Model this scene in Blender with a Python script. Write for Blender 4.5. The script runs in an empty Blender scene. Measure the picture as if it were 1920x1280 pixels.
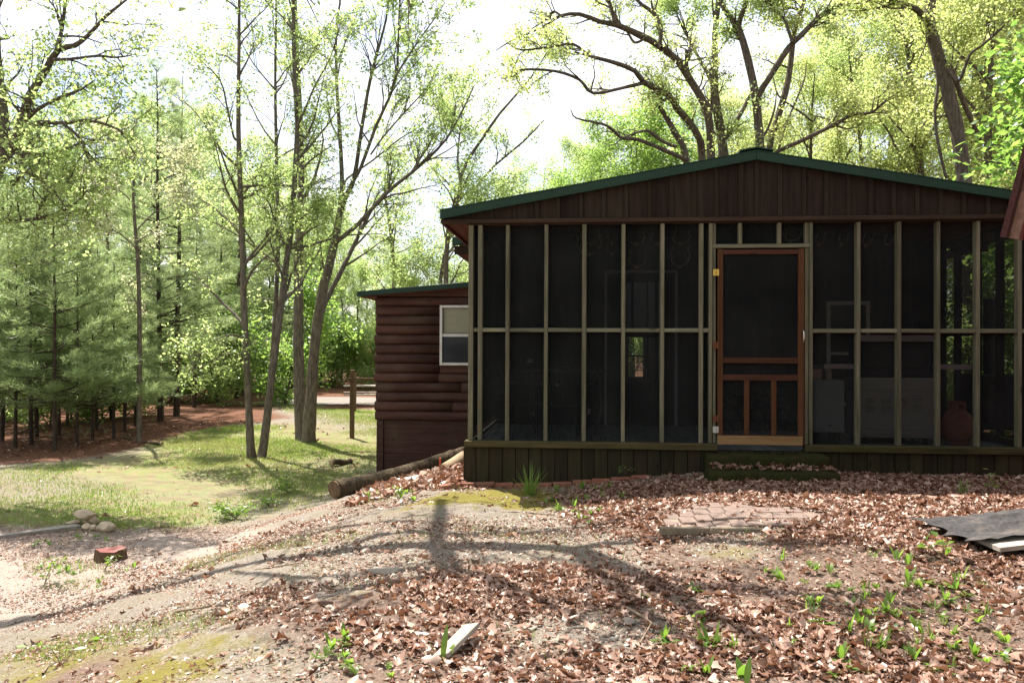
import bpy, bmesh, math, random
import numpy as np
from mathutils import Vector, Matrix

# ------------------------------------------------------------------ camera, sky, sun, exposure
scene = bpy.context.scene
C = scene.collection
R = math.radians

F_PX = 1550.0                       # focal length in pixels of a 1920 px wide frame
CAM = Vector((0.0, 0.0, 1.5))
CAM_ROT = Matrix.Rotation(R(90 + 0.37), 3, 'X') @ Matrix.Rotation(R(0.23), 3, 'Z')
cam_data = bpy.data.cameras.new('camera')
cam_data.sensor_width = 36.0
cam_data.lens = F_PX / 1920.0 * 36.0
cam_data.clip_start = 0.05
cam_data.clip_end = 1500.0
cam = bpy.data.objects.new('camera', cam_data)
C.objects.link(cam)
cam.matrix_world = Matrix.Translation(CAM) @ CAM_ROT.to_4x4()
scene.camera = cam

SUN_VEC = Vector((-0.30, 0.46, 1.0)).normalized()       # towards the sun
SUN_EL = math.asin(SUN_VEC.z)
SUN_AZ = math.atan2(SUN_VEC.x, SUN_VEC.y)               # clockwise from +Y

world = bpy.data.worlds.new('World')
scene.world = world
world.use_nodes = True
wn = world.node_tree.nodes
wl = world.node_tree.links
wn.clear()
w_out = wn.new('ShaderNodeOutputWorld')
w_bg = wn.new('ShaderNodeBackground')
w_bg.inputs['Strength'].default_value = 0.088
w_sky = wn.new('ShaderNodeTexSky')
w_sky.sky_type = 'NISHITA'
w_sky.sun_disc = False
w_sky.sun_elevation = SUN_EL
w_sky.sun_rotation = SUN_AZ
w_sky.air_density = 1.0
w_sky.dust_density = 2.0
w_sky.ozone_density = 1.0
w_tc = wn.new('ShaderNodeTexCoord')
w_map = wn.new('ShaderNodeMapping')
w_map.inputs['Scale'].default_value = (1.0, 1.0, 2.2)
w_noise = wn.new('ShaderNodeTexNoise')
w_noise.inputs['Scale'].default_value = 2.6
w_noise.inputs['Detail'].default_value = 7.0
w_noise.inputs['Roughness'].default_value = 0.55
w_ramp = wn.new('ShaderNodeValToRGB')
w_ramp.color_ramp.elements[0].position = 0.36
w_ramp.color_ramp.elements[1].position = 0.62
w_mix = wn.new('ShaderNodeMix')
w_mix.data_type = 'RGBA'
w_mix.inputs['B'].default_value = (7.0, 7.1, 7.3, 1.0)
wl.new(w_tc.outputs['Generated'], w_map.inputs['Vector'])
wl.new(w_map.outputs['Vector'], w_noise.inputs['Vector'])
wl.new(w_noise.outputs['Fac'], w_ramp.inputs['Fac'])
wl.new(w_ramp.outputs['Color'], w_mix.inputs['Factor'])
wl.new(w_sky.outputs['Color'], w_mix.inputs['A'])
wl.new(w_mix.outputs['Result'], w_bg.inputs['Color'])
wl.new(w_bg.outputs['Background'], w_out.inputs['Surface'])

sun_data = bpy.data.lights.new('sun', 'SUN')
sun_data.energy = 5.0
sun_data.angle = R(0.47)
sun_data.color = (1.0, 0.95, 0.87)
sun = bpy.data.objects.new('sun', sun_data)
C.objects.link(sun)
sun.rotation_euler = SUN_VEC.to_track_quat('Z', 'Y').to_euler()
sun.location = (0, 0, 30)

vs = scene.view_settings
vs.view_transform = 'Standard'
vs.look = 'None'
vs.exposure = 1.42
vs.gamma = 1.0
vs.use_curve_mapping = False
scene.cycles.max_bounces = 6
scene.cycles.diffuse_bounces = 3
scene.cycles.transmission_bounces = 6
scene.cycles.transparent_max_bounces = 24
scene.cycles.caustics_reflective = False
scene.cycles.caustics_refractive = False

# ------------------------------------------------------------------ helpers
def P(px, py, d):
    """point seen at a pixel of the 1920x1280 frame, d metres along the view axis"""
    v = Vector(((px - 960.0) / F_PX * d, -(py - 640.0) / F_PX * d, -d))
    return CAM + CAM_ROT @ v

def sstep(a, b, x):
    t = np.clip((x - a) / (b - a), 0.0, 1.0)
    return t * t * (3 - 2 * t)

_rs = np.random.RandomState(5)
_W = [(_rs.uniform(-1, 1, 2) * k, _rs.uniform(0, 6.28), 1.0 / k) for k in (0.35, 0.6, 1.1, 1.9, 3.1, 4.7) for _ in range(3)]
def wob(x, y, lo=0, hi=18):
    s = 0.0
    for (k, ph, am) in _W[lo:hi]:
        s = s + am * np.sin(k[0] * x + k[1] * y + ph)
    return s

_V = [(_rs.uniform(-1, 1, 2) * k, _rs.uniform(0, 6.28)) for k in (0.9, 1.4, 2.2, 3.4, 5.2, 7.5) for _ in range(3)]
def vn(x, y, sc=1.0, ph=0.0):
    """smooth pseudo noise, roughly 0..1"""
    s = 0.0; n = 0.0
    for i, (k, p) in enumerate(_V):
        a = 0.8 ** i
        s = s + a * np.sin(sc * (k[0] * x + k[1] * y) + p + ph * (i + 1)); n += a
    return np.clip(0.5 + 1.3 * s / n, 0, 1)

def zg(x, y):
    """height of the ground"""
    x = np.asarray(x, float); y = np.asarray(y, float)
    plateau = 0.20 * sstep(0.0, 2.3, x) * sstep(3.0, 7.0, y) + 0.05 * sstep(7, 3, y)
    x1 = -4.7 + 0.13 * np.clip(y - 4.0, 0, 11)
    t = sstep(x1, -0.5 + 1.3 * sstep(9.0, 13.5, y), x)
    yard = -0.86 + 0.010 * np.clip(y - 20, 0, 60) - 0.05 * sstep(6, 0, y)
    z = yard + (plateau - yard) * t
    z = z + 0.016 * wob(x, y, 0, 12) * (1 - 0.5 * t)
    far = sstep(26, 60, np.sqrt(x * x + (y - 8) ** 2))
    rise = sstep(12, 60, x + 0.3 * y - 8) * 2.5
    z = z + far * (0.5 * np.sin(x * 0.07 + 1) + 0.4 * np.sin(y * 0.06)) + rise * sstep(16, 40, y)
    return z

def ground_px(px, py):
    """ground point seen at a pixel"""
    lo, hi = 1.0, 90.0
    d = 2.0
    prev = d
    while d < 90:
        p = P(px, py, d)
        if p.z < float(zg(p.x, p.y)):
            break
        prev = d
        d *= 1.03
    lo, hi = prev, d
    for _ in range(24):
        m = 0.5 * (lo + hi)
        p = P(px, py, m)
        if p.z < float(zg(p.x, p.y)): hi = m
        else: lo = m
    return P(px, py, hi)

def on_ground(x, y, dz=0.0):
    return Vector((x, y, float(zg(x, y)) + dz))

def link(o, parent=None):
    C.objects.link(o)
    if parent is not None: o.parent = parent
    return o

def tag(o, label=None, cat=None, group=None, kind=None):
    if label: o['label'] = label
    if cat: o['category'] = cat
    if group: o['group'] = group
    if kind: o['kind'] = kind
    return o

def empty(name, loc=(0, 0, 0), rz=0.0, parent=None):
    o = bpy.data.objects.new(name, None)
    o.empty_display_size = 0.2
    o.location = loc
    o.rotation_euler = (0, 0, rz)
    return link(o, parent)

def mesh_np(name, verts, quads=None, tris=None, smooth=False, attr=None):
    me = bpy.data.meshes.new(name)
    verts = np.asarray(verts, np.float32)
    loops = []; starts = []; n = 0
    if quads is not None and len(quads):
        q = np.asarray(quads, np.int32)
        loops.append(q.ravel()); starts.append(n + 4 * np.arange(len(q), dtype=np.int32)); n += 4 * len(q)
    if tris is not None and len(tris):
        t = np.asarray(tris, np.int32)
        loops.append(t.ravel()); starts.append(n + 3 * np.arange(len(t), dtype=np.int32)); n += 3 * len(t)
    loops = np.concatenate(loops); starts = np.concatenate(starts)
    me.vertices.add(len(verts)); me.vertices.foreach_set('co', verts.ravel())
    me.loops.add(len(loops)); me.loops.foreach_set('vertex_index', loops)
    me.polygons.add(len(starts)); me.polygons.foreach_set('loop_start', starts)
    if smooth:
        me.polygons.foreach_set('use_smooth', np.ones(len(starts), bool))
    if attr:
        for k, v in attr.items():
            a = me.attributes.new(k, 'FLOAT', 'POINT')
            a.data.foreach_set('value', np.asarray(v, np.float32))
    me.update(calc_edges=True)
    me.validate()
    return me

def mobj(name, me, mat, parent=None):
    o = bpy.data.objects.new(name, me)
    if mat is not None and not me.materials: me.materials.append(mat)
    return link(o, parent)

def bm_obj(name, bm, mat, parent=None, smooth=False):
    me = bpy.data.meshes.new(name)
    bmesh.ops.recalc_face_normals(bm, faces=bm.faces)
    if smooth:
        for f in bm.faces: f.smooth = True
    bm.to_mesh(me); bm.free()
    return mobj(name, me, mat, parent)

def box(name, mat, x0, x1, y0, y1, z0, z1, parent=None, bev=0.0, wonk=0.0):
    bm = bmesh.new()
    xs = [(x0, x1), (y0, y1), (z0, z1)]
    vs_ = [bm.verts.new((x, y, z)) for x in xs[0] for y in xs[1] for z in xs[2]]
    if wonk:
        for v in vs_: v.co += Vector((RNG.uniform(-wonk, wonk), RNG.uniform(-wonk, wonk), RNG.uniform(-wonk, wonk)))
    for f in ((0, 1, 3, 2), (4, 6, 7, 5), (0, 4, 5, 1), (2, 3, 7, 6), (0, 2, 6, 4), (1, 5, 7, 3)):
        bm.faces.new([vs_[i] for i in f])
    if bev:
        bmesh.ops.bevel(bm, geom=list(bm.edges), offset=bev, segments=1, affect='EDGES')
    return bm_obj(name, bm, mat, parent)

def prism(name, mat, pts, y0, y1, parent=None, bev=0.0, axis='y'):
    """polygon given in (x, z) extruded along y (or in (y, z) along x)"""
    bm = bmesh.new()
    def mk(a, b, c):
        return (a, c, b) if axis == 'y' else ((c, a, b) if axis == 'x' else (a, b, c))
    A = [bm.verts.new(mk(a, b, y0)) for a, b in pts]
    B = [bm.verts.new(mk(a, b, y1)) for a, b in pts]
    bm.faces.new(A); bm.faces.new(B[::-1])
    n = len(pts)
    for i in range(n): bm.faces.new([A[i], B[i], B[(i + 1) % n], A[(i + 1) % n]])
    if bev: bmesh.ops.bevel(bm, geom=list(bm.edges), offset=bev, segments=1, affect='EDGES')
    return bm_obj(name, bm, mat, parent)

RNG = random.Random(11)

# tubes -----------------------------------------------------------
class Tubes:
    def __init__(s): s.v = []; s.q = []; s.n = 0
    def add(s, pts, rad, sides=6, cap=False, rough=0.0, rng=None):
        pts = np.asarray(pts, float); rad = np.asarray(rad, float)
        n = len(pts)
        tan = np.empty_like(pts)
        tan[1:-1] = pts[2:] - pts[:-2]; tan[0] = pts[1] - pts[0]; tan[-1] = pts[-1] - pts[-2]
        tan /= np.linalg.norm(tan, axis=1)[:, None] + 1e-9
        ref = np.array([0.31, 0.83, 0.46]) if abs(tan[0] @ np.array([0.31, 0.83, 0.46])) < 0.8 else np.array([0.9, -0.1, 0.2])
        a = np.cross(tan, ref); a /= np.linalg.norm(a, axis=1)[:, None] + 1e-9
        b = np.cross(tan, a)
        ang = np.arange(sides) * 2 * np.pi / sides
        rr = rad[:, None] * np.ones(sides)[None]
        if rough and rng is not None:
            rr = rr * (1 + rough * rng.standard_normal(rr.shape))
        V = pts[:, None, :] + rr[:, :, None] * (np.cos(ang)[None, :, None] * a[:, None, :] + np.sin(ang)[None, :, None] * b[:, None, :])
        s.v.append(V.reshape(-1, 3))
        i = np.arange(n - 1)[:, None] * sides; j = np.arange(sides)[None]; jn = (j + 1) % sides
        q = np.stack([i + j, i + jn, i + sides + jn, i + sides + j], -1).reshape(-1, 4) + s.n
        s.q.append(q)
        s.n += n * sides
        if cap:
            first = s.n - n * sides
            k = np.arange(sides)
            s.tri = getattr(s, 'tri', [])
            for start, c in ((first, pts[0]), (first + (n - 1) * sides, pts[-1])):
                s.v.append(c[None]); o = s.n; s.n += 1
                s.tri.append(np.stack([np.full(sides, o), start + k, start + (k + 1) % sides], -1))
    def mesh(s, name, smooth=True):
        t = np.concatenate(s.tri) if getattr(s, 'tri', None) else None
        return mesh_np(name, np.concatenate(s.v), np.concatenate(s.q), t, smooth)

def sides_for(r): return 9 if r > 0.12 else 7 if r > 0.05 else 5 if r > 0.018 else 3

# ------------------------------------------------------------------ materials
class NT:
    def __init__(s, name):
        s.m = bpy.data.materials.new(name); s.m.use_nodes = True
        s.t = s.m.node_tree; s.n = s.t.nodes; s.l = s.t.links
        s.n.clear(); s.out = s.n.new('ShaderNodeOutputMaterial')
    def new(s, kind, **kw):
        nd = s.n.new(kind)
        for k, v in kw.items():
            if k in nd.inputs: nd.inputs[k].default_value = v
            else: setattr(nd, k, v)
        return nd
    def link(s, a, b): s.l.new(a, b)
    def noise(s, vec, scale, detail=4.0, rough=0.6):
        n = s.new('ShaderNodeTexNoise'); n.inputs['Scale'].default_value = scale
        n.inputs['Detail'].default_value = detail; n.inputs['Roughness'].default_value = rough
        if vec is not None: s.link(vec, n.inputs['Vector'])
        return n.outputs['Fac']
    def ramp(s, fac, stops):
        r = s.new('ShaderNodeValToRGB'); e = r.color_ramp.elements
        while len(e) < len(stops): e.new(0.5)
        for i, (p, c) in enumerate(stops):
            e[i].position = p; e[i].color = (c[0], c[1], c[2], 1) if not isinstance(c, (int, float)) else (c, c, c, 1)
        s.link(fac, r.inputs['Fac'])
        return r.outputs['Color']
    def mix(s, fac, a, b, mode='MIX'):
        m = s.new('ShaderNodeMix'); m.data_type = 'RGBA'; m.blend_type = mode
        for sock, val in ((m.inputs['Factor'], fac), (m.inputs['A'], a), (m.inputs['B'], b)):
            if isinstance(val, (int, float)): sock.default_value = val if sock.type == 'VALUE' else (val, val, val, 1)
            elif isinstance(val, tuple): sock.default_value = (*val[:3], 1)
            else: s.link(val, sock)
        return m.outputs['Result']
    def math(s, op, a, b=0.5):
        m = s.new('ShaderNodeMath'); m.operation = op
        for i, val in enumerate((a, b)):
            if isinstance(val, (int, float)): m.inputs[i].default_value = val
            else: s.link(val, m.inputs[i])
        return m.outputs[0]
    def coords(s, scale=(1, 1, 1), which='Object', offset_random=False):
        tc = s.new('ShaderNodeTexCoord'); mp = s.new('ShaderNodeMapping')
        mp.inputs['Scale'].default_value = scale
        s.link(tc.outputs[which], mp.inputs['Vector'])
        if offset_random:
            oi = s.new('ShaderNodeObjectInfo')
            cb = s.new('ShaderNodeCombineXYZ')
            for k in range(3): s.link(s.math('MULTIPLY', oi.outputs['Random'], 37.0 + 11 * k), cb.inputs[k])
            s.link(cb.outputs[0], mp.inputs['Location'])
        return mp.outputs['Vector']
    def rand(s): return s.new('ShaderNodeObjectInfo').outputs['Random']
    def attr(s, name):
        a = s.new('ShaderNodeAttribute'); a.attribute_name = name
        return a.outputs['Fac']
    def bump(s, h, strength=0.4, dist=0.01):
        b = s.new('ShaderNodeBump'); b.inputs['Strength'].default_value = strength; b.inputs['Distance'].default_value = dist
        s.link(h, b.inputs['Height']); return b.outputs['Normal']
    def principled(s, color, rough=0.8, normal=None, metallic=0.0, spec=0.3):
        p = s.new('ShaderNodeBsdfPrincipled')
        for sock, val in (('Base Color', color), ('Roughness', rough), ('Metallic', metallic)):
            if isinstance(val, (int, float)): p.inputs[sock].default_value = val
            elif isinstance(val, tuple): p.inputs[sock].default_value = (*val[:3], 1)
            else: s.link(val, p.inputs[sock])
        p.inputs['Specular IOR Level'].default_value = spec
        if normal is not None: s.link(normal, p.inputs['Normal'])
        s.link(p.outputs[0], s.out.inputs['Surface'])
        return p

# porch and cabin timber, base colours scaled to set the brightness of the shaded front
FACADE_WOOD = {'dark_stained_wood', 'weathered_batten_wood', 'treated_lumber', 'treated_lumber_rail', 'mossy_skirt_boards', 'brown_trim_board', 'mossy_sill',
        'cedar_screen_door', 'cedar_screen_door_rail', 'fresh_pine_board', 'red_brown_log', 'red_brown_soffit'}
def wood_mat(name, dark, light, third=None, grain=(28, 28, 1.6), rough=0.85, bump=0.35, var=0.5, blotch=1.6, spec=0.15):
    k_ = 0.95 if name in FACADE_WOOD else 1.0
    dark, light = tuple(k_ * c for c in dark), tuple(k_ * c for c in light)
    third = tuple(k_ * c for c in third) if third else None
    t = NT(name)
    v = t.coords(grain, offset_random=True)
    g = t.noise(v, 1.0, 6, 0.65)
    v2 = t.coords((blotch, blotch, blotch * 0.6), offset_random=True)
    b = t.noise(v2, 1.0, 4, 0.6)
    col = t.ramp(g, [(0.28, dark), (0.72, light)])
    if third: col = t.mix(t.ramp(b, [(0.48, 0.0), (0.72, 0.85)]), col, third)
    kn = t.new('ShaderNodeTexVoronoi'); kn.inputs['Scale'].default_value = 1.0
    t.link(t.coords(tuple(6.0 if g_ > 10 else 2.2 for g_ in grain), offset_random=True), kn.inputs['Vector'])
    col = t.mix(t.ramp(kn.outputs['Distance'], [(0.05, 0.75), (0.13, 0.0)]), col, tuple(0.35 * c_ for c_ in dark))
    st_n = t.noise(t.coords(tuple(9.0 if g_ > 10 else 0.8 for g_ in grain), offset_random=True), 1.0, 5, 0.7)
    col = t.mix(t.ramp(st_n, [(0.30, 0.55), (0.52, 0.0)]), col, tuple(0.45 * c_ for c_ in dark))
    rv = t.ramp(t.rand(), [(0.0, 1 - var), (1.0, 1 + 0.0)])
    col = t.mix(1.0, col, rv, 'MULTIPLY')
    t.principled(col, rough, t.bump(g, bump, 0.006), spec=spec)
    return t.m

def plain_mat(name, col, rough=0.6, var=0.12, scale=9.0, metallic=0.0, bump=0.0, spec=0.3, dirt=None):
    t = NT(name)
    n = t.noise(t.coords((1, 1, 1), offset_random=True), scale, 5, 0.6)
    lo = tuple(c * (1 - var) for c in col); hi = tuple(min(1, c * (1 + var)) for c in col)
    c = t.ramp(n, [(0.3, lo), (0.7, hi)])
    if dirt:
        n2 = t.noise(t.coords((1, 1, 1), offset_random=True), 3.1, 6, 0.7)
        c = t.mix(t.ramp(n2, [(0.5, 0.0), (0.75, 0.8)]), c, dirt)
    t.principled(c, rough, t.bump(n, bump, 0.004) if bump else None, metallic, spec)
    return t.m

def leaf_mat(name, stops, trans_stops, trans=0.5, gloss=0.06):
    t = NT(name)
    r = t.attr('rnd')
    d = t.new('ShaderNodeBsdfDiffuse'); tr = t.new('ShaderNodeBsdfTranslucent'); gl = t.new('ShaderNodeBsdfGlossy')
    gl.inputs['Roughness'].default_value = 0.35
    gl.inputs['Color'].default_value = (0.9, 0.95, 0.9, 1)
    tv = t.math('ADD', t.math('MULTIPLY', t.rand(), 0.25), t.math('MULTIPLY', r, 0.75))
    t.link(t.ramp(tv, stops), d.inputs['Color'])
    t.link(t.ramp(tv, trans_stops), tr.inputs['Color'])
    m1 = t.new('ShaderNodeMixShader'); m1.inputs[0].default_value = trans
    t.link(d.outputs[0], m1.inputs[1]); t.link(tr.outputs[0], m1.inputs[2])
    m2 = t.new('ShaderNodeMixShader'); m2.inputs[0].default_value = gloss
    t.link(m1.outputs[0], m2.inputs[1]); t.link(gl.outputs[0], m2.inputs[2])
    t.link(m2.outputs[0], t.out.inputs['Surface'])
    return t.m

def bark_mat(name, dark, light, moss=None, scale=1.0):
    t = NT(name)
    v = t.coords((26 * scale, 26 * scale, 5 * scale))
    g = t.noise(v, 1.0, 6, 0.7)
    b = t.noise(t.coords((1, 1, 1)), 1.3, 4, 0.6)
    col = t.ramp(g, [(0.33, dark), (0.66, light)])
    if moss: col = t.mix(t.ramp(b, [(0.55, 0.0), (0.75, 0.5)]), col, moss)
    t.principled(col, 0.92, t.bump(g, 0.9, 0.03), spec=0.1)
    return t.m

M = {}
M['stain'] = wood_mat('dark_stained_wood', (0.018, 0.011, 0.008), (0.050, 0.032, 0.023), (0.050, 0.039, 0.026), var=0.35)
M['batten'] = wood_mat('weathered_batten_wood', (0.022, 0.016, 0.010), (0.046, 0.033, 0.022), var=0.3)
M['stud'] = wood_mat('treated_lumber', (0.098, 0.088, 0.058), (0.262, 0.238, 0.162), (0.15, 0.142, 0.080), grain=(40, 40, 2.2), var=0.35, bump=0.2)
M['rail'] = wood_mat('treated_lumber_rail', (0.11, 0.10, 0.068), (0.25, 0.235, 0.16), (0.15, 0.15, 0.08), grain=(2.2, 40, 40), var=0.3, bump=0.2)
M['skirt'] = wood_mat('mossy_skirt_boards', (0.022, 0.020, 0.009), (0.055, 0.048, 0.024), (0.05, 0.030, 0.020), grain=(26, 26, 1.4), var=0.45)
M['trim'] = wood_mat('brown_trim_board', (0.035, 0.020, 0.013), (0.078, 0.048, 0.032), grain=(1.6, 28, 28), var=0.2)
M['sill'] = wood_mat('mossy_sill', (0.040, 0.033, 0.012), (0.11, 0.085, 0.038), (0.06, 0.06, 0.02), grain=(2, 30, 30), var=0.2)
M['door'] = wood_mat('cedar_screen_door', (0.066, 0.027, 0.011), (0.118, 0.052, 0.024), grain=(30, 30, 2.0), var=0.2, bump=0.15)
M['door_h'] = wood_mat('cedar_screen_door_rail', (0.052, 0.020, 0.012), (0.095, 0.040, 0.024), grain=(2, 30, 30), var=0.2, bump=0.15)
M['pine_board'] = wood_mat('fresh_pine_board', (0.22, 0.125, 0.055), (0.34, 0.21, 0.10), grain=(2, 34, 34), var=0.1, bump=0.1)
M['log'] = wood_mat('red_brown_log', (0.046, 0.018, 0.013), (0.122, 0.050, 0.034), (0.112, 0.070, 0.043), grain=(1.5, 24, 24), var=0.35, rough=0.7, spec=0.25)
M['redboard'] = wood_mat('red_brown_soffit', (0.13, 0.050, 0.040), (0.22, 0.085, 0.068), grain=(20, 2, 20), var=0.2)
M['grey_plank'] = wood_mat('weathered_grey_plank', (0.24, 0.20, 0.16), (0.52, 0.46, 0.40), grain=(3, 40, 40), var=0.2, bump=0.4)
M['grey_wall'] = wood_mat('greyed_side_wall', (0.050, 0.046, 0.040), (0.115, 0.105, 0.092), var=0.3)
M['grey_deck'] = wood_mat('painted_deck_board', (0.22, 0.23, 0.235), (0.42, 0.43, 0.44), grain=(30, 2, 30), var=0.3)
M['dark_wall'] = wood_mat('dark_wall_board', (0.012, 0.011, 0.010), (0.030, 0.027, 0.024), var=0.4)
M['roof'] = plain_mat('green_metal_roof', (0.010, 0.034, 0.020), rough=0.5, var=0.2, scale=2.5, spec=0.25)
M['alum'] = plain_mat('white_aluminium_frame', (0.62, 0.60, 0.55), rough=0.5, var=0.08, dirt=(0.42, 0.36, 0.27))
M['blind'] = plain_mat('cream_blind_slat', (0.80, 0.70, 0.48), rough=0.6, var=0.08)
M['brass'] = plain_mat('brass', (0.55, 0.36, 0.09), rough=0.35, metallic=0.9)
M['rust'] = plain_mat('rusted_iron', (0.13, 0.045, 0.02), rough=0.8, var=0.4, scale=60)
M['galv'] = plain_mat('galvanised_steel', (0.45, 0.45, 0.42), rough=0.5, metallic=0.6, var=0.3, scale=50)
M['chrome'] = plain_mat('polished_handle', (0.75, 0.72, 0.62), rough=0.25, metallic=0.9)
M['enamel'] = plain_mat('cream_enamel', (0.40, 0.385, 0.34), rough=0.45, var=0.06)
M['steel'] = plain_mat('brushed_steel', (0.75, 0.76, 0.78), rough=0.3, metallic=0.7, var=0.08)
M['bluewhite'] = plain_mat('grey_green_enamel', (0.27, 0.31, 0.295), rough=0.5, var=0.05)
M['card'] = plain_mat('cardboard', (0.42, 0.27, 0.19), rough=0.85, var=0.12)
M['black'] = plain_mat('black_paint', (0.015, 0.015, 0.016), rough=0.5, var=0.2)
M['iron'] = plain_mat('patio_metal', (0.055, 0.055, 0.058), rough=0.5, var=0.15, metallic=0.3)
M['tank'] = plain_mat('orange_red_tank_paint', (0.30, 0.085, 0.045), rough=0.5, var=0.2, dirt=(0.22, 0.14, 0.10))
M['tank_collar'] = plain_mat('orange_collar_paint', (0.45, 0.15, 0.04), rough=0.5, var=0.15)
M['antler'] = plain_mat('bone_antler', (0.42, 0.34, 0.24), rough=0.6, var=0.25, scale=30)
M['greyframe'] = plain_mat('grey_door_frame', (0.33, 0.34, 0.35), rough=0.6, var=0.06)
M['plate'] = plain_mat('beige_wall_plate', (0.50, 0.43, 0.33), rough=0.5, var=0.05)
M['firewood'] = wood_mat('firewood_end', (0.035, 0.022, 0.014), (0.075, 0.05, 0.03), grain=(8, 8, 8), var=0.4)
M['brick'] = plain_mat('red_brick', (0.22, 0.085, 0.055), rough=0.9, var=0.3, scale=22, bump=0.4, dirt=(0.16, 0.12, 0.06))
M['paver'] = plain_mat('worn_pink_paver', (0.175, 0.125, 0.104), rough=0.92, var=0.2, scale=25, bump=0.4, dirt=(0.30, 0.23, 0.16))
M['concrete'] = plain_mat('pale_concrete_strip', (0.20, 0.16, 0.115), rough=0.95, var=0.25, scale=30, bump=0.5)
M['stone'] = plain_mat('tan_field_stone', (0.42, 0.33, 0.23), rough=0.92, var=0.3, scale=12, bump=0.5, dirt=(0.28, 0.20, 0.13))
M['flatstone'] = plain_mat('pale_flat_stone', (0.25, 0.21, 0.17), rough=0.92, var=0.22, scale=16, bump=0.4)
M['slab'] = plain_mat('grey_slab', (0.26, 0.23, 0.20), rough=0.95, var=0.2, scale=14, bump=0.4)
M['redpaint'] = plain_mat('faded_red_paint', (0.17, 0.040, 0.034), rough=0.7, var=0.3, scale=18, dirt=(0.26, 0.10, 0.07))
M['stake'] = plain_mat('orange_stake', (0.55, 0.10, 0.05), rough=0.7, var=0.2)
M['shed_red'] = wood_mat('dark_red_shed_board', (0.075, 0.020, 0.017), (0.13, 0.036, 0.030), grain=(2, 24, 24), var=0.15)
M['shed_brown'] = wood_mat('brown_shed_soffit', (0.16, 0.085, 0.065), (0.27, 0.155, 0.12), grain=(20, 3, 20), var=0.1)
M['shingle'] = plain_mat('dark_red_shingle', (0.055, 0.020, 0.018), rough=0.95, var=0.5, scale=60, bump=0.6)
M['felt'] = plain_mat('black_roofing_felt', (0.045, 0.042, 0.042), rough=0.95, var=0.5, scale=45, bump=0.9, dirt=(0.15, 0.12, 0.10))
M['bark_grey'] = bark_mat('grey_brown_bark', (0.060, 0.050, 0.040), (0.23, 0.195, 0.158), (0.13, 0.135, 0.08))
M['bark_dark'] = bark_mat('dark_oak_bark', (0.050, 0.040, 0.033), (0.18, 0.145, 0.115), (0.11, 0.105, 0.07))
M['bark_pine'] = bark_mat('pine_bark', (0.030, 0.022, 0.018), (0.095, 0.070, 0.055))
M['log_bark'] = bark_mat('fallen_log_bark', (0.040, 0.030, 0.020), (0.15, 0.112, 0.072), (0.16, 0.15, 0.09), 1.0)
M['bare_log'] = wood_mat('bare_log_wood', (0.24, 0.165, 0.10), (0.46, 0.34, 0.22), grain=(2, 18, 18), var=0.1, bump=0.5)
M['stump'] = bark_mat('stump_bark', (0.065, 0.042, 0.025), (0.20, 0.135, 0.082))
M['twig'] = plain_mat('dry_twig', (0.20, 0.145, 0.10), rough=0.9, var=0.35, scale=30)
M['post'] = wood_mat('brown_post_wood', (0.09, 0.055, 0.032), (0.20, 0.125, 0.075), grain=(24, 24, 2), var=0.2)

M['leaf'] = leaf_mat('spring_leaves', [(0.0, (0.115, 0.185, 0.055)), (0.5, (0.18, 0.255, 0.085)), (1.0, (0.26, 0.31, 0.12))],
                     [(0.0, (0.37, 0.53, 0.14)), (0.5, (0.52, 0.66, 0.22)), (1.0, (0.66, 0.73, 0.32))], 0.64, 0.03)
M['leaf_deep'] = leaf_mat('deep_green_leaves', [(0.0, (0.060, 0.115, 0.030)), (0.5, (0.10, 0.175, 0.046)), (1.0, (0.16, 0.225, 0.065))],
                     [(0.0, (0.22, 0.42, 0.065)), (0.5, (0.36, 0.56, 0.10)), (1.0, (0.50, 0.64, 0.16))], 0.58, 0.05)
M['leaf_yellow'] = leaf_mat('yellow_green_leaves', [(0.0, (0.14, 0.19, 0.052)), (0.5, (0.22, 0.265, 0.085)), (1.0, (0.30, 0.32, 0.125))],
                     [(0.0, (0.45, 0.55, 0.14)), (0.5, (0.60, 0.67, 0.23)), (1.0, (0.72, 0.73, 0.35))], 0.63, 0.03)
M['leaf_pale'] = leaf_mat('pale_young_leaves', [(0.0, (0.28, 0.32, 0.14)), (0.5, (0.38, 0.40, 0.21)), (1.0, (0.48, 0.46, 0.30))],
                     [(0.0, (0.50, 0.56, 0.22)), (1.0, (0.66, 0.64, 0.40))], 0.55, 0.03)
M['needle'] = leaf_mat('pine_needles', [(0.0, (0.105, 0.160, 0.070)), (0.5, (0.185, 0.245, 0.110)), (1.0, (0.28, 0.325, 0.15))],
                     [(0.0, (0.32, 0.45, 0.17)), (1.0, (0.55, 0.63, 0.28))], 0.55, 0.04)
M['grass'] = leaf_mat('lawn_grass', [(0.0, (0.105, 0.19, 0.035)), (0.6, (0.18, 0.26, 0.055)), (1.0, (0.34, 0.32, 0.14))],
                     [(0.0, (0.18, 0.30, 0.035)), (0.6, (0.30, 0.38, 0.06)), (1.0, (0.40, 0.36, 0.14))], 0.4, 0.04)
M['moss_fuzz'] = leaf_mat('moss_tips', [(0.0, (0.12, 0.12, 0.014)), (0.5, (0.22, 0.19, 0.022)), (1.0, (0.31, 0.24, 0.04))],
                     [(0.0, (0.22, 0.22, 0.02)), (1.0, (0.42, 0.34, 0.05))], 0.35, 0.03)
M['litter'] = leaf_mat('dry_oak_leaves', [(0.0, (0.075, 0.036, 0.024)), (0.3, (0.20, 0.105, 0.072)), (0.65, (0.36, 0.225, 0.170)), (1.0, (0.56, 0.43, 0.355))],
                     [(0.0, (0.18, 0.06, 0.025)), (1.0, (0.46, 0.24, 0.13))], 0.22, 0.03)
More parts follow.
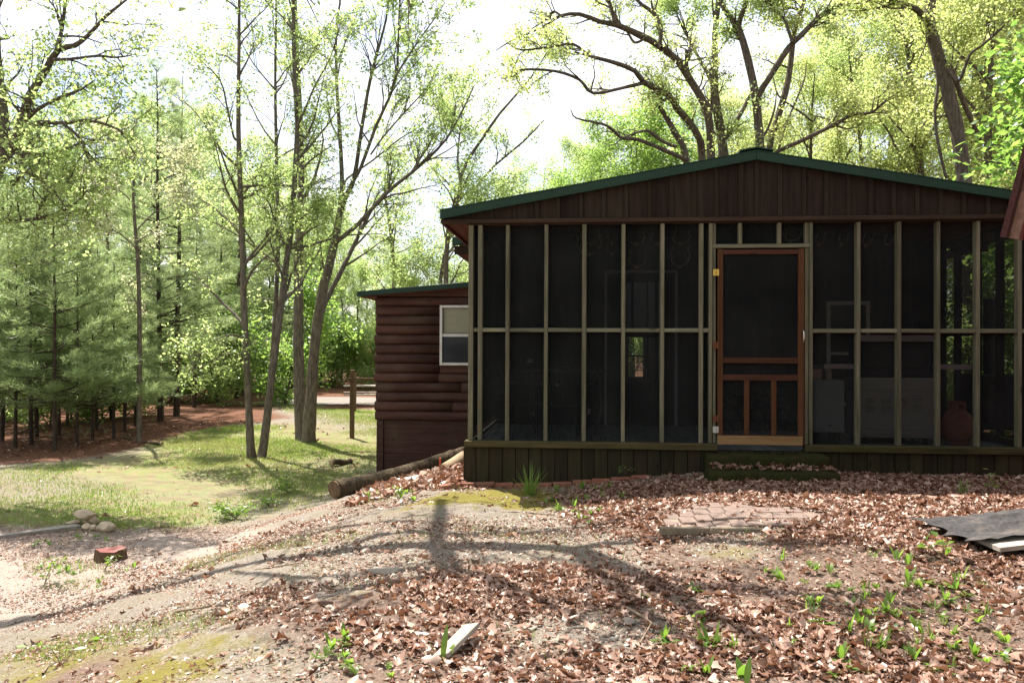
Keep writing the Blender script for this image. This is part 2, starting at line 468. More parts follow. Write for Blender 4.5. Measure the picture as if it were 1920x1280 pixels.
M['weed'] = leaf_mat('weed_leaves', [(0.0, (0.06, 0.125, 0.024)), (0.5, (0.11, 0.19, 0.035)), (1.0, (0.18, 0.25, 0.05))],
                     [(0.0, (0.16, 0.32, 0.03)), (1.0, (0.34, 0.50, 0.07))], 0.5, 0.025)

def screen_mat():
    t = NT('insect_screen')
    tr = t.new('ShaderNodeBsdfTransparent'); d = t.new('ShaderNodeBsdfDiffuse')
    n = t.noise(t.coords((1, 1, 1)), 2.2, 3, 0.5)
    t.link(t.ramp(n, [(0.3, (0.013, 0.0137, 0.0137)), (0.7, (0.024, 0.0248, 0.0245))]), d.inputs['Color'])
    m = t.new('ShaderNodeMixShader'); m.inputs[0].default_value = 0.66
    t.link(tr.outputs[0], m.inputs[1]); t.link(d.outputs[0], m.inputs[2])
    t.link(m.outputs[0], t.out.inputs['Surface'])
    return t.m
M['screen'] = screen_mat()

def glass_mat():
    t = NT('window_glass')
    tr = t.new('ShaderNodeBsdfTransparent', Color=(0.82, 0.86, 0.84, 1)); g = t.new('ShaderNodeBsdfGlossy', Roughness=0.02)
    f = t.new('ShaderNodeFresnel', IOR=1.5)
    m = t.new('ShaderNodeMixShader')
    t.link(f.outputs[0], m.inputs[0]); t.link(tr.outputs[0], m.inputs[1]); t.link(g.outputs[0], m.inputs[2])
    t.link(m.outputs[0], t.out.inputs['Surface'])
    return t.m
M['glass'] = glass_mat()

def moss_mat():
    t = NT('moss_on_timber')
    v = t.coords((1, 1, 1))
    n = t.noise(v, 60, 6, 0.7); b = t.noise(v, 4, 5, 0.65)
    col = t.ramp(n, [(0.3, (0.014, 0.016, 0.006)), (0.7, (0.050, 0.050, 0.016))])
    col = t.mix(t.ramp(b, [(0.5, 0.0), (0.7, 0.8)]), col, (0.035, 0.026, 0.016))
    t.principled(col, 0.95, t.bump(n, 1.0, 0.02), spec=0.05)
    return t.m
M['moss'] = moss_mat()

def ground_mat():
    t = NT('forest_yard_ground')
    v = t.coords((1, 1, 1))
    n1 = t.noise(v, 0.9, 6, 0.6); n2 = t.noise(v, 7, 8, 0.72); n3 = t.noise(v, 55, 5, 0.7); n4 = t.noise(v, 2.4, 7, 0.7)
    vor = t.new('ShaderNodeTexVoronoi'); vor.inputs['Scale'].default_value = 42.0; t.link(v, vor.inputs['Vector'])
    gravel = t.ramp(n3, [(0.25, (0.085, 0.068, 0.053)), (0.5, (0.225, 0.19, 0.158)), (0.8, (0.42, 0.375, 0.325))])
    gravel = t.mix(t.ramp(vor.outputs['Distance'], [(0.0, 0.30), (0.35, 0.0)]), gravel, (0.17, 0.13, 0.10))
    gravel = t.mix(t.ramp(n4, [(0.45, 0.0), (0.7, 0.6)]), gravel, (0.18, 0.15, 0.085))
    gravel = t.mix(t.ramp(n2, [(0.52, 0.0), (0.72, 0.6)]), gravel, (0.13, 0.10, 0.078))
    pink = t.ramp(n3, [(0.25, (0.20, 0.158, 0.130)), (0.5, (0.32, 0.258, 0.217)), (0.75, (0.44, 0.37, 0.32))])
    grass = t.ramp(n3, [(0.25, (0.10, 0.15, 0.035)), (0.55, (0.19, 0.24, 0.065)), (0.85, (0.31, 0.31, 0.13))])
    grass = t.mix(t.ramp(n2, [(0.44, 0.0), (0.60, 0.95)]), grass, (0.27, 0.205, 0.14))
    grass = t.mix(t.ramp(n4, [(0.46, 0.0), (0.62, 0.85)]), grass, (0.19, 0.135, 0.09))
    moss = t.ramp(n3, [(0.25, (0.105, 0.098, 0.022)), (0.75, (0.25, 0.205, 0.055))])
    needle = t.ramp(n3, [(0.25, (0.075, 0.034, 0.021)), (0.75, (0.21, 0.105, 0.066))])
    litter = t.ramp(n3, [(0.25, (0.075, 0.048, 0.036)), (0.55, (0.19, 0.135, 0.105)), (0.8, (0.32, 0.25, 0.205))])
    def m(name, col, under, k=0.9):
        a = t.attr(name)
        s = t.math('ADD', a, t.math('MULTIPLY', t.math('SUBTRACT', n2, 0.5), k))
        f = t.ramp(s, [(0.30, 0.0), (0.72, 1.0)])
        return t.mix(f, under, col)
    c = m('pink', pink, gravel)
    c = m('grass', grass, c, 1.3)
    c = m('needle', needle, c)
    c = m('moss', moss, c, 1.7)
    c = m('litter', litter, c)
    h = t.math('ADD', t.math('MULTIPLY', n2, 1.2), n3)
    t.principled(c, 0.97, t.bump(h, 0.75, 0.03), spec=0.08)
    return t.m
M['ground'] = ground_mat()
M['road'] = plain_mat('grey_gravel_road', (0.20, 0.17, 0.15), rough=0.95, var=0.25, scale=20, bump=0.6)

# ------------------------------------------------------------------ ground
def gpoly(pts):
    """pixel outline -> outline on the ground"""
    return np.array([[*ground_px(x, y).xy] for x, y in pts])

def inside(poly, x, y):
    x = np.asarray(x, float); y = np.asarray(y, float)
    r = np.zeros(x.shape, bool)
    n = len(poly); j = n - 1
    for i in range(n):
        xi, yi = poly[i]; xj, yj = poly[j]
        c = ((yi > y) != (yj > y)) & (x < (xj - xi) * (y - yi) / (yj - yi + 1e-12) + xi)
        r ^= c; j = i
    return r

_J = np.random.RandomState(9).standard_normal((10, 2))
def soft_inside(poly, x, y, amp=0.22, sc=1.6, ph=0.0):
    """1 inside, 0 outside, ragged and soft along the outline"""
    x = np.asarray(x, float); y = np.asarray(y, float)
    out = np.zeros(x.shape)
    mg = amp * 4
    k = (x > poly[:, 0].min() - mg) & (x < poly[:, 0].max() + mg) & (y > poly[:, 1].min() - mg) & (y < poly[:, 1].max() + mg)
    if not k.any(): return out
    x, y = x[k], y[k]
    dx = amp * (vn(x, y, sc, ph) - 0.5) * 2; dy = amp * (vn(x, y, sc, ph + 2.1) - 0.5) * 2
    r = 0.0
    for j in _J: r = r + inside(poly, x + dx + amp * 0.75 * j[0], y + dy + amp * 0.75 * j[1])
    out[k] = r / len(_J)
    return out

Z_LITTER = [gpoly([(1010, 935), (1120, 905), (1330, 893), (1920, 890), (2300, 900), (2300, 1400), (1960, 1400), (1180, 1400), (700, 1400), (560, 1330),
                   (600, 1230), (430, 1180), (370, 1150), (480, 1120), (640, 1150), (800, 1110), (900, 1075), (1060, 1060), (1180, 1105),
                   (1300, 1120), (1420, 1190), (1330, 1190), (1190, 1110), (1220, 1065), (1180, 1030), (1200, 985), (1120, 985)]),
            gpoly([(80, 1262), (150, 1235), (250, 1210), (330, 1250), (240, 1275), (140, 1290), (90, 1280)]),
            gpoly([(760, 905), (800, 880), (872, 860), (872, 905), (820, 925)])]
Z_BARE = [gpoly([(1000, 1150), (1130, 1135), (1260, 1165), (1290, 1215), (1180, 1235), (1060, 1220), (960, 1190)]),
          gpoly([(1270, 1030), (1400, 1015), (1500, 1035), (1440, 1065), (1300, 1060)]),
          gpoly([(1240, 1000), (1300, 985), (1480, 992), (1440, 1018), (1300, 1020)])]
Z_MOSS = [gpoly([(780, 940), (840, 915), (1010, 905), (1040, 925), (1000, 950), (900, 965), (800, 962)]),
          gpoly([(-40, 1270), (0, 1225), (160, 1185), (300, 1170), (430, 1215), (470, 1260), (330, 1300), (0, 1330)]),
          gpoly([(1300, 1030), (1400, 1018), (1480, 1035), (1420, 1060), (1320, 1052)]),
          gpoly([(560, 1120), (700, 1095), (790, 1110), (640, 1140)]),
          gpoly([(1760, 930), (1850, 915), (1960, 925), (1960, 940), (1800, 942)])]
Z_PINK = [gpoly([(-120, 1000), (0, 990), (220, 1000), (400, 985), (480, 1010), (330, 1060), (180, 1120), (0, 1180), (-120, 1200)])]
Z_NEEDLE = [gpoly([(-300, 880), (0, 880), (150, 850), (300, 820), (380, 800), (470, 795), (530, 790), (560, 765), (480, 756), (300, 756), (0, 765), (-400, 780)]),
            gpoly([(600, 772), (720, 768), (720, 752), (580, 752)])]
Z_YARD = gpoly([(-500, 1000), (0, 985), (240, 985), (420, 975), (560, 955), (640, 925), (710, 880), (860, 850), (860, 745), (560, 745), (300, 750), (-500, 760)])

def zones(x, y):
    lit = np.zeros_like(x); moss = np.zeros_like(x); pink = np.zeros_like(x); needle = np.zeros_like(x)
    for i, p in enumerate(Z_LITTER): lit = np.maximum(lit, soft_inside(p, x, y, 0.20, 1.7, i))
    for i, p in enumerate(Z_BARE): lit = lit * (1 - 0.85 * soft_inside(p, x, y, 0.16, 2.0, 3 + i))
    for i, p in enumerate(Z_MOSS): moss = np.maximum(moss, soft_inside(p, x, y, 0.34, 2.1, 7 + i))
    moss = moss * np.clip(vn(x, y, 1.5, 6.0) * 1.5 + 0.9 * (y > 7.2), 0.2, 1)
    for i, p in enumerate(Z_PINK): pink = np.maximum(pink, soft_inside(p, x, y, 0.35, 1.1, i))
    for i, p in enumerate(Z_NEEDLE): needle = np.maximum(needle, soft_inside(p, x, y, 0.9, 0.6, i))
    grass = soft_inside(Z_YARD, x, y, 0.5, 0.8, 1)
    far = ((y > 33) | (x < -22) | ((y > 12) & (x > 2)) | (x > 9)).astype(float)
    needle = np.maximum(needle, far * 0.8)
    grass = grass * (1 - needle) * (0.38 + 0.62 * vn(x, y, 0.9, 4.0))
    # sparse green at the berm foot and between the litter
    grass = np.maximum(grass, 0.36 * ((x < -3.2) & (y < 12)).astype(float) * vn(x, y, 1.3, 2.0))
    return lit, moss, pink, needle, grass

def axis(parts):
    out = [np.arange(a, b, s) for a, b, s in parts]
    return np.unique(np.round(np.concatenate(out), 4))
gx = axis([(-400, -120, 40), (-120, -40, 8), (-40, -14, 1.0), (-14, -8, 0.3), (-8, 6, 0.055), (6, 14, 0.4), (14, 40, 2.0), (40, 120, 8), (120, 401, 40)])
gy = axis([(-120, -20, 20), (-20, 0, 2.0), (0, 3, 0.5), (3, 10.5, 0.055), (10.5, 18, 0.2), (18, 36, 0.5), (36, 60, 2.0), (60, 140, 8), (140, 500, 40)])
GX, GY = np.meshgrid(gx, gy)
lit, moss, pink, needle, grass = zones(GX.ravel(), GY.ravel())
GZ = zg(GX, GY)
micro = np.random.RandomState(3).standard_normal(GX.shape)
near = (GX > -8) & (GX < 6) & (GY > 3) & (GY < 11)
micro = micro * near * 0.0045
slope_w = sstep(0.6, -0.8, GX) * sstep(-6.5, -4.5, GX)
rut = .5 * vn(GX * 0.55 + GY * 0.9, GY * 0.3 - GX * 0.5, 6.0, 3.0) + .5 * vn(GX, GY, 8.0, 1.5)
GZ = GZ + micro + near * (0.020 * (vn(GX, GY, 4.5, 2.0) - .5) + 0.012 * (vn(GX, GY, 11.0, 5.0) - .5) + slope_w * 0.055 * (rut - .5)) + (moss.reshape(GX.shape) * near) * (0.010 + 0.012 * vn(GX, GY, 7.0, 1.0))
nx, ny = len(gx), len(gy)
idx = np.arange(nx * ny).reshape(ny, nx)
gq = np.stack([idx[:-1, :-1], idx[:-1, 1:], idx[1:, 1:], idx[1:, :-1]], -1).reshape(-1, 4)
ground_me = mesh_np('ground', np.stack([GX, GY, GZ], -1).reshape(-1, 3), gq, None, True,
                    {'litter': lit, 'moss': moss, 'pink': pink, 'needle': needle, 'grass': grass})
ground = mobj('ground', ground_me, M['ground'])
tag(ground, 'sloping yard of gravelly dirt, grass, moss and leaf mould', 'ground', kind='structure')

# far gravel lane between lawn and woods
lane = [ground_px(x, y) for x, y in ((500, 757), (560, 755), (640, 753), (720, 752), (820, 752), (950, 752))]
bm = bmesh.new()
prev = None
for p in lane:
    ring = [bm.verts.new((p.x, p.y + o, float(zg(p.x, p.y + o)) + 0.03)) for o in (-1.5, -.8, 0, .9, 1.8)]
    if prev:
        for i in range(4): bm.faces.new((prev[i], ring[i], ring[i + 1], prev[i + 1]))
    prev = ring
tag(bm_obj('gravel_road', bm, M['road']), 'pale gravel lane running behind the lawn to the woods', 'road', kind='structure')

# ------------------------------------------------------------------ cabin with screened porch
A = R(4.95)
X0, Y0 = -0.469, 8.87
SA, CA = math.sin(A), math.cos(A)
cabin = empty('cabin', (X0, Y0, 0), -A)
tag(cabin, 'dark brown log cabin with green metal roof and screened front porch', 'cabin')

def pxu(px, v=0.0):
    """u along the porch front of something seen at column px, v metres behind the front"""
    k = (px - 960.0) / F_PX
    # X = X0 + u*CA + v*SA ; Y = Y0 - u*SA + v*CA ; X = k*Y
    return (k * (Y0 + v * CA) - X0 - v * SA) / (CA + k * SA)
def pxz(px, py, v=0.0):
    u = pxu(px, v); d = Y0 - u * SA + v * CA
    return P(px, py, d).z

U_R = 6.02                     # right corner of the porch
PEAK_U = pxu(1415)
Z_PEAK, SLOPE = 3.50, 0.176
Z_BEAM0, Z_BEAM1 = 2.815, 2.862
def roof_z(u): return Z_PEAK - SLOPE * abs(u - PEAK_U)
EAVE_L, EAVE_R = -0.30, 2 * PEAK_U + 0.30
PORCH_D = 2.65

# gable wall over the screens
gable = prism('gable_wall', M['stain'], [(0.0, Z_BEAM1 + .004), (2 * PEAK_U, Z_BEAM1 + .004), (2 * PEAK_U, roof_z(0) - .03), (PEAK_U, Z_PEAK - .03), (0.0, roof_z(0) - .03)], 0.012, 0.06, cabin)
bat_px = [876, 922, 964, 1006, 1046, 1089, 1131, 1173, 1217, 1258, 1300, 1342, 1388, 1418, 1461, 1506, 1547, 1589, 1631, 1674, 1718, 1762, 1805, 1851, 1894, 1938, 1984]
bu = [pxu(p) for p in bat_px]
bu[0] = -0.27
for i, u in enumerate(bu):
    w = 0.021 + RNG.uniform(-.002, .003)
    zt = min(roof_z(u - w), roof_z(u + w)) - 0.032
    prism('batten', M['batten'], [(u - w, Z_BEAM1 + .002), (u + w, Z_BEAM1 + .002), (u + w, zt), (u - w, zt)], -0.030 - RNG.uniform(0, .004), -0.0065, gable, 0.003)
    if i + 1 < len(bu):
        un = bu[i + 1]
        a, b = u + 0.004, un - 0.004
        pts = [(a, Z_BEAM1 + .003), (b, Z_BEAM1 + .003), (b, roof_z(b) - 0.034)]
        if a < PEAK_U < b: pts.append((PEAK_U, Z_PEAK - 0.034))
        pts.append((a, roof_z(a) - 0.034))
        prism('gable_board', M['stain'], pts, -0.006 - RNG.uniform(0, .003), 0.010, gable, 0.0015)
box('trim_board', M['trim'], -0.30, 2 * PEAK_U + 0.30, -0.042, 0.03, Z_BEAM0 + .002, Z_BEAM1, gable, 0.004)

# porch roof: ribbed metal sheets, rake trim, ridge cap, soffit
def roof_sheet(name, u0, u1, v0, v1, zf, thick, mat, parent, rib=0.23):
    """sheet of metal with raised ribs that run up the slope (along u); zf gives height"""
    bm = bmesh.new()
    prof = []
    v = v0
    while v < v1 - 1e-6:
        e = min(v + rib, v1)
        prof += [(v, 0.0), (v + 0.012, 0.022), (v + 0.034, 0.022), (v + 0.046, 0.0)]
        v = e
    prof.append((v1, 0.0))
    top = [[bm.verts.new((u, vv, zf(u) + h + thick)) for vv, h in prof] for u in (u0, u1)]
    bot = [[bm.verts.new((u, vv, zf(u))) for vv, h in (prof[0], prof[-1])] for u in (u0, u1)]
    for i in range(len(prof) - 1): bm.faces.new((top[0][i], top[0][i + 1], top[1][i + 1], top[1][i]))
    bm.faces.new((bot[0][0], bot[1][0], bot[1][1], bot[0][1]))
    for k in (0, 1): bm.faces.new([*top[k], bot[k][1], bot[k][0]])
    for e in (0, 1): bm.faces.new((top[0][-e], top[1][-e], bot[1][e], bot[0][e]))
    return bm_obj(name, bm, mat, parent)
roof = roof_sheet('roof', EAVE_L, PEAK_U - .003, -0.03, PORCH_D + 0.1, roof_z, 0.03, M['roof'], cabin)
roof_sheet('roof_slope', PEAK_U + .003, EAVE_R, -0.03, PORCH_D + 0.1, roof_z, 0.03, M['roof'], roof)
for s in (-1, 1):
    e = EAVE_L if s < 0 else EAVE_R
    up, dn = 0.034, -0.060
    prism('rake_trim', M['roof'], [(PEAK_U + s * 0.001, Z_PEAK + dn), (e, roof_z(e) + dn), (e, roof_z(e) + up), (PEAK_U + s * 0.001, Z_PEAK + up)], -0.085, -0.058, roof, 0.004)
    prism('rake_flange', M['roof'], [(PEAK_U + s * 0.001, Z_PEAK + up - .002), (e, roof_z(e) + up - .002), (e, roof_z(e) + up + .008), (PEAK_U + s * 0.001, Z_PEAK + up + .008)], -0.092, 0.10, roof)
    prism('rake_drip', M['roof'], [(PEAK_U + s * 0.001, Z_PEAK + dn + .002), (e, roof_z(e) + dn + .002), (e, roof_z(e) + dn + .016), (PEAK_U + s * 0.001, Z_PEAK + dn + .016)], -0.096, -0.0865, roof)
    # soffit under the eave
    prism('soffit', M['redboard'], [(e - s * .01, roof_z(e) - .075), (e - s * .30, roof_z(e - s * .30) - .085), (e - s * .30, roof_z(e - s * .30) - .07), (e - s * .01, roof_z(e) - .06)], 0.03, PORCH_D, roof)
    prism('fascia', M['redboard'], [(e, roof_z(e) - .10), (e + s * -.025, roof_z(e) - .10), (e + s * -.025, roof_z(e) - .004), (e, roof_z(e) - .004)], 0.031, PORCH_D, roof)
prism('ridge_cap', M['roof'], [(PEAK_U - .17, Z_PEAK - .03 + .075), (PEAK_U, Z_PEAK + .075), (PEAK_U + .17, Z_PEAK - .03 + .075), (PEAK_U + .17, Z_PEAK - .03 + .06), (PEAK_U, Z_PEAK + .06), (PEAK_U - .17, Z_PEAK - .03 + .06)], -0.098, PORCH_D + .1, roof)
# porch ceiling boards, red brown, following the slope
cb = 0.28
for k in range(int((2 * PEAK_U) / cb) + 1):
    a, b = 0.05 + k * cb, min(0.05 + (k + 1) * cb - .006, 2 * PEAK_U - .05)
    if b <= a: continue
    pts = [(a, roof_z(a) - .10), (b, roof_z(b) - .10), (b, roof_z(b) - .08), (a, roof_z(a) - .08)]
    if a < PEAK_U < b: pts = [(a, roof_z(a) - .10), (PEAK_U, Z_PEAK - .10), (b, roof_z(b) - .10), (b, roof_z(b) - .08), (PEAK_U, Z_PEAK - .08), (a, roof_z(a) - .08)]
    prism('ceiling_board', M['redboard'], pts, 0.065, PORCH_D - .01, roof)

# porch frame: sill, studs, rails, header
Z_SILL0, Z_SILL1, Z_FLOOR = 0.432, 0.500, 0.43
frame = box('porch_frame', M['trim'], 0.0, U_R, 0.004, 0.085, Z_BEAM0 - 0.012, Z_BEAM0, cabin)
def sill(a, b): box('sill', M['sill'], a, b, -0.075, 0.06, Z_SILL0, Z_SILL1, frame, 0.006)
stud_edges = [(880, 887), (896, 904), (948, 955), (1020, 1027), (1091, 1099), (1165, 1172), (1238, 1245), (1311, 1318), (1329, 1335.5), (1336.5, 1342),
              (1509.5, 1516.5), (1517.5, 1523.5), (1606, 1613), (1682, 1689), (1756, 1762.5), (1830, 1837), (1908, 1915), (1985, 1992)]
studs = []
for i, (a, b) in enumerate(stud_edges):
    ua, ub = pxu(a), pxu(b)
    if i == 0: ua = -0.002
    studs.append((ua, ub))
    zt = Z_BEAM0 - .013
    front = -0.012 if i not in (9, 10) else 0.004
    st = box('stud', M['stud'], ua, ub, front, 0.085, Z_SILL1 + .001, zt, frame, 0.004, 0.0025)
ce = studs[-1][1]
box('stud', M['stud'], U_R - .05, U_R, -0.012, 0.085, Z_SILL1 + .001, Z_BEAM0 - .013, frame, 0.004)
Z_RAIL = 1.68
DOOR_A, DOOR_B = pxu(1345), pxu(1507)
sill(-0.03, studs[9][1] + .01); sill(studs[10][0] - .01, U_R + .03)
Z_HEAD = pxz(1425, 464)
screens = []
for i in range(len(studs) - 1):
    a, b = studs[i][1], studs[i + 1][0]
    if i in (8, 10) or b - a < 0.012: continue
    if i == 9: continue
    if i != 0: box('rail', M['rail'], a + .001, b - .001, -0.006, 0.07, Z_RAIL - .021, Z_RAIL + .021, frame, 0.004, 0.002)
    else: box('rail', M['rail'], a + .001, b - .001, 0.0, 0.07, Z_RAIL - .021, Z_RAIL + .021, frame, 0.004)
    screens.append((a, b, Z_SILL1, Z_RAIL - .021)); screens.append((a, b, Z_RAIL + .021, Z_BEAM0 - .013))
# opening above the door
ha, hb = studs[8][1] - .012, studs[11][0] + .012
box('header', M['rail'], pxu(1335.6), pxu(1517.4), -0.016, 0.07, Z_HEAD - .004, Z_HEAD + .036, frame, 0.004)
stubs = [(pxu(1384), pxu(1391)), (pxu(1457.5), pxu(1464.5))]
edges = [studs[9][1], *[e for s in stubs for e in s], studs[10][0]]
for (a, b) in stubs: box('stud', M['stud'], a, b, -0.008, 0.07, Z_HEAD + .037, Z_BEAM0 - .013, frame, 0.004)
for k in range(0, 6, 2): screens.append((edges[k], edges[k + 1], Z_HEAD + .036, Z_BEAM0 - .013))
for (a, b, z0, z1) in screens:
    me = mesh_np('screen_panel', [(a - .004, 0.072, z0 - .004), (b + .004, 0.072, z0 - .004), (b + .004, 0.072, z1 + .004), (a - .004, 0.072, z1 + .004)], [(0, 1, 2, 3)])
    mobj('screen_panel', me, M['screen'], frame)
# nail heads on studs
nb = bmesh.new()
for (ua, ub) in studs:
    for z in np.arange(0.62, 2.75, 0.30):
        c = ((ua + ub) / 2 + RNG.uniform(-.006, .006), -0.0155, z + RNG.uniform(-.06, .06))
        bmesh.ops.create_cone(nb, cap_ends=True, segments=6, radius1=0.0045, radius2=0.0045, depth=0.003, matrix=Matrix.Translation(c) @ Matrix.Rotation(R(90), 4, 'X'))
tag(bm_obj('nail_heads', nb, M['rust'], frame), kind='stuff')

# right side wall of the porch: studs and screen
side = box('side_frame', M['stud'], U_R - .085, U_R - .001, 0.086, PORCH_D, Z_FLOOR, Z_FLOOR + .07, cabin)
ys = [0.55, 1.08, 1.62, 2.15, PORCH_D - .06]
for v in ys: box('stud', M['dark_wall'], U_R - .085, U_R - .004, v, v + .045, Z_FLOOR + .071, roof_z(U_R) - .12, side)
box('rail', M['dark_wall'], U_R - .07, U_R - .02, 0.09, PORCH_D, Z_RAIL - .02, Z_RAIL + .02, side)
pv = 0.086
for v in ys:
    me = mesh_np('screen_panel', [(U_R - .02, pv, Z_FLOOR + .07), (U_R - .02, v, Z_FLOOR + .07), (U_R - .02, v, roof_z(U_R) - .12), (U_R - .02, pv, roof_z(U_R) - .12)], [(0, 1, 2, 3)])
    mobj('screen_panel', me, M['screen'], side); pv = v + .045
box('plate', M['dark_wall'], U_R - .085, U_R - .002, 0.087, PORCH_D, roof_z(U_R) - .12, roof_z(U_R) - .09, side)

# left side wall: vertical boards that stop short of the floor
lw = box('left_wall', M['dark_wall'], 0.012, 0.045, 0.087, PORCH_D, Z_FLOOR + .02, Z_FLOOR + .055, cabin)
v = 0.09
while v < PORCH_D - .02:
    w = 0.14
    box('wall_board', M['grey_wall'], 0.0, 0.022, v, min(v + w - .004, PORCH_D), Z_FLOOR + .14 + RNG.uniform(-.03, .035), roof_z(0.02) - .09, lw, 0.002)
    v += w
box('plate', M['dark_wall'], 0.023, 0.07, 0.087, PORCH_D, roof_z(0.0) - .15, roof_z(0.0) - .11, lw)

# porch floor boards
fl = box('porch_floor', M['trim'], 0.0, U_R, 0.07, PORCH_D, Z_FLOOR - .12, Z_FLOOR - .03, cabin)
u = 0.02
while u < U_R - .1:
    box('floor_board', M['grey_deck'], u, u + .136, 0.075, PORCH_D - .01, Z_FLOOR - .029, Z_FLOOR + RNG.uniform(-.002, .002), fl, 0.002)
    u += .1415

# skirt boards below the sill
skirt = box('skirt', M['skirt'], 0.0, U_R, 0.03, 0.06, -0.3, Z_SILL0 - .002, cabin)
u = -0.045
STEP_A, STEP_B = pxu(1322), pxu(1556)
while u < U_R:
    w = 0.1395 + RNG.uniform(-.003, .003)
    p = Vector((X0 + (u + .07) * CA, Y0 - (u + .07) * SA))
    zb = float(zg(p.x, p.y)) - 0.06
    box('skirt_board', M['skirt'], u + .003, min(u + w - .003, U_R + .02), -0.030 - RNG.uniform(0, .005), 0.028, zb, Z_SILL0 - .001 - RNG.uniform(0, .006), skirt, 0.003)
    u += w
box('skirt_corner_board', M['skirt'], -0.046, -0.008, 0.030, PORCH_D + .3, -0.4, Z_SILL0 - .01, skirt, 0.003)

# screen door
door = empty('screen_door', (0, 0, 0), 0, cabin)
zt, zb = pxz(1425, 467), pxz(1425, 833)
dv0, dv1 = -0.022, 0.012
SW = (DOOR_B - DOOR_A) * 0.062
box('stile', M['door'], DOOR_A, DOOR_A + SW, dv0, dv1, zb, zt, door, 0.004)
box('stile', M['door'], DOOR_B - SW * 1.1, DOOR_B, dv0, dv1, zb, zt, door, 0.004)
ia, ib = DOOR_A + SW + .001, DOOR_B - SW * 1.1 - .001
for (y0, y1) in ((468, 477), (670, 681), (702, 713), (815, 832)):
    box('door_rail', M['door_h'], ia, ib, dv0 + .002, dv1 - .002, pxz(1425, y1), pxz(1425, y0), door, 0.003)
z_low0, z_low1 = pxz(1425, 815) + .001, pxz(1425, 713) - .001
for (a, b) in ((1395, 1404.5), (1446, 1455.5)):
    box('muntin', M['door'], pxu(a), pxu(b), dv0 + .003, dv1 - .003, z_low0, z_low1, door, 0.003)
box('kick_board', M['pine_board'], pxu(1344.5), pxu(1503.5), -0.045, dv0 - .001, pxz(1425, 833), pxz(1425, 816.5), door, 0.003)
for (za, zb_) in ((pxz(1425, 670), pxz(1425, 477)), (pxz(1425, 702), pxz(1425, 681)), (pxz(1425, 816), pxz(1425, 713))):
    mobj('door_screen', mesh_np('door_screen', [(ia, .006, za), (ib, .006, za), (ib, .006, zb_), (ia, .006, zb_)], [(0, 1, 2, 3)]), M['screen'], door)
for (py, mk) in ((511, 'brass'), (647, 'rust'), (784, 'rust'), (804.5, 'galv')):
    z = pxz(1341, py); u = pxu(1341.5)
    bm = bmesh.new()
    for s in (-1, 1):
        w_ = 0.026
        bmesh.ops.create_cube(bm, size=1, matrix=Matrix.Translation((u + s * (w_ / 2 + .004), -0.0255, z)) @ Matrix.Diagonal((w_, .004, .066, 1)))
        for dz in (-.022, 0, .022):
            bmesh.ops.create_cone(bm, cap_ends=True, segments=8, radius1=.005, radius2=.004, depth=.004, matrix=Matrix.Translation((u + s * .019, -0.029, z + dz)) @ Matrix.Rotation(R(90), 4, 'X'))
    bmesh.ops.create_cone(bm, cap_ends=True, segments=10, radius1=.007, radius2=.007, depth=.072, matrix=Matrix.Translation((u, -0.030, z)))
    bm_obj('hinge', bm, M[mk], door)
T = Tubes()
hu, hz = pxu(1504.5), pxz(1504, 631)
T.add([(hu, dv0, hz - .062), (hu, dv0 - .03, hz - .052), (hu, dv0 - .04, hz - .02), (hu, dv0 - .04, hz + .02), (hu, dv0 - .03, hz + .052), (hu, dv0, hz + .062)], [.006] * 6, 8)
mobj('handle', T.mesh('handle'), M['chrome'], door)

# back wall of the porch (front of the cabin) with a glazed door and a window
bw = empty('back_wall', (0, 0, 0), 0, cabin)
BV = PORCH_D
WH = 2.98
dA, dB = pxu(1133, BV), pxu(1270, BV)          # grey door frame
gA, gB = pxu(1168, BV), pxu(1240, BV)          # glass in the door
gz0, gz1 = pxz(1205, 716, BV), pxz(1205, 528, BV)
wA, wB = pxu(1549, BV), pxu(1630, BV)          # window
wz0, wz1 = pxz(1590, 760, BV), pxz(1590, 565, BV)
def wallpiece(a, b, z0, z1):
    # vertical boards
    u = a
    while u < b - 1e-4:
        e = min(u + 0.185, b)
        zt0, zt1 = min(z1, roof_z(u) - .1), min(z1, roof_z(e) - .1)
        pts = [(u + .001, z0), (e - .001, z0), (e - .001, zt1), (u + .001, zt0)]
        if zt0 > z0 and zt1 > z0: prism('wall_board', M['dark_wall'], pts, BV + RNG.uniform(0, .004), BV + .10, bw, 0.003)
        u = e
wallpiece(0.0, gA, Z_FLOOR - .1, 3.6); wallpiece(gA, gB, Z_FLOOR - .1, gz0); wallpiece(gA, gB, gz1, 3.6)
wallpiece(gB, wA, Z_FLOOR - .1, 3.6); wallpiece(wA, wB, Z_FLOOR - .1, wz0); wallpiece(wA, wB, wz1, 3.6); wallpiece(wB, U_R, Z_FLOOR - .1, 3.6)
dz1 = pxz(1200, 512, BV)
fw = 0.038
box('door_frame', M['greyframe'], dA, dA + fw, BV - .03, BV - .004, Z_FLOOR, dz1, bw)
box('door_frame', M['greyframe'], dB - fw, dB, BV - .03, BV - .004, Z_FLOOR, dz1, bw)
box('door_frame', M['greyframe'], dA, dB, BV - .034, BV - .004, dz1 + .001, dz1 + fw, bw)
mobj('door_glass', mesh_np('door_glass', [(gA, BV + .05, gz0), (gB, BV + .05, gz0), (gB, BV + .05, gz1), (gA, BV + .05, gz1)], [(0, 1, 2, 3)]), M['glass'], bw)
for z in (gz0 + (gz1 - gz0) * 0.46,): box('glazing_bar', M['black'], gA, gB, BV + .03, BV + .07, z - .02, z + .02, bw)
box('glazing_bar', M['black'], gA + (gB - gA) * .62, gA + (gB - gA) * .66, BV + .032, BV + .068, gz0 + .001, gz1 - .001, bw)
win = empty('window', (0, 0, 0), 0, cabin)
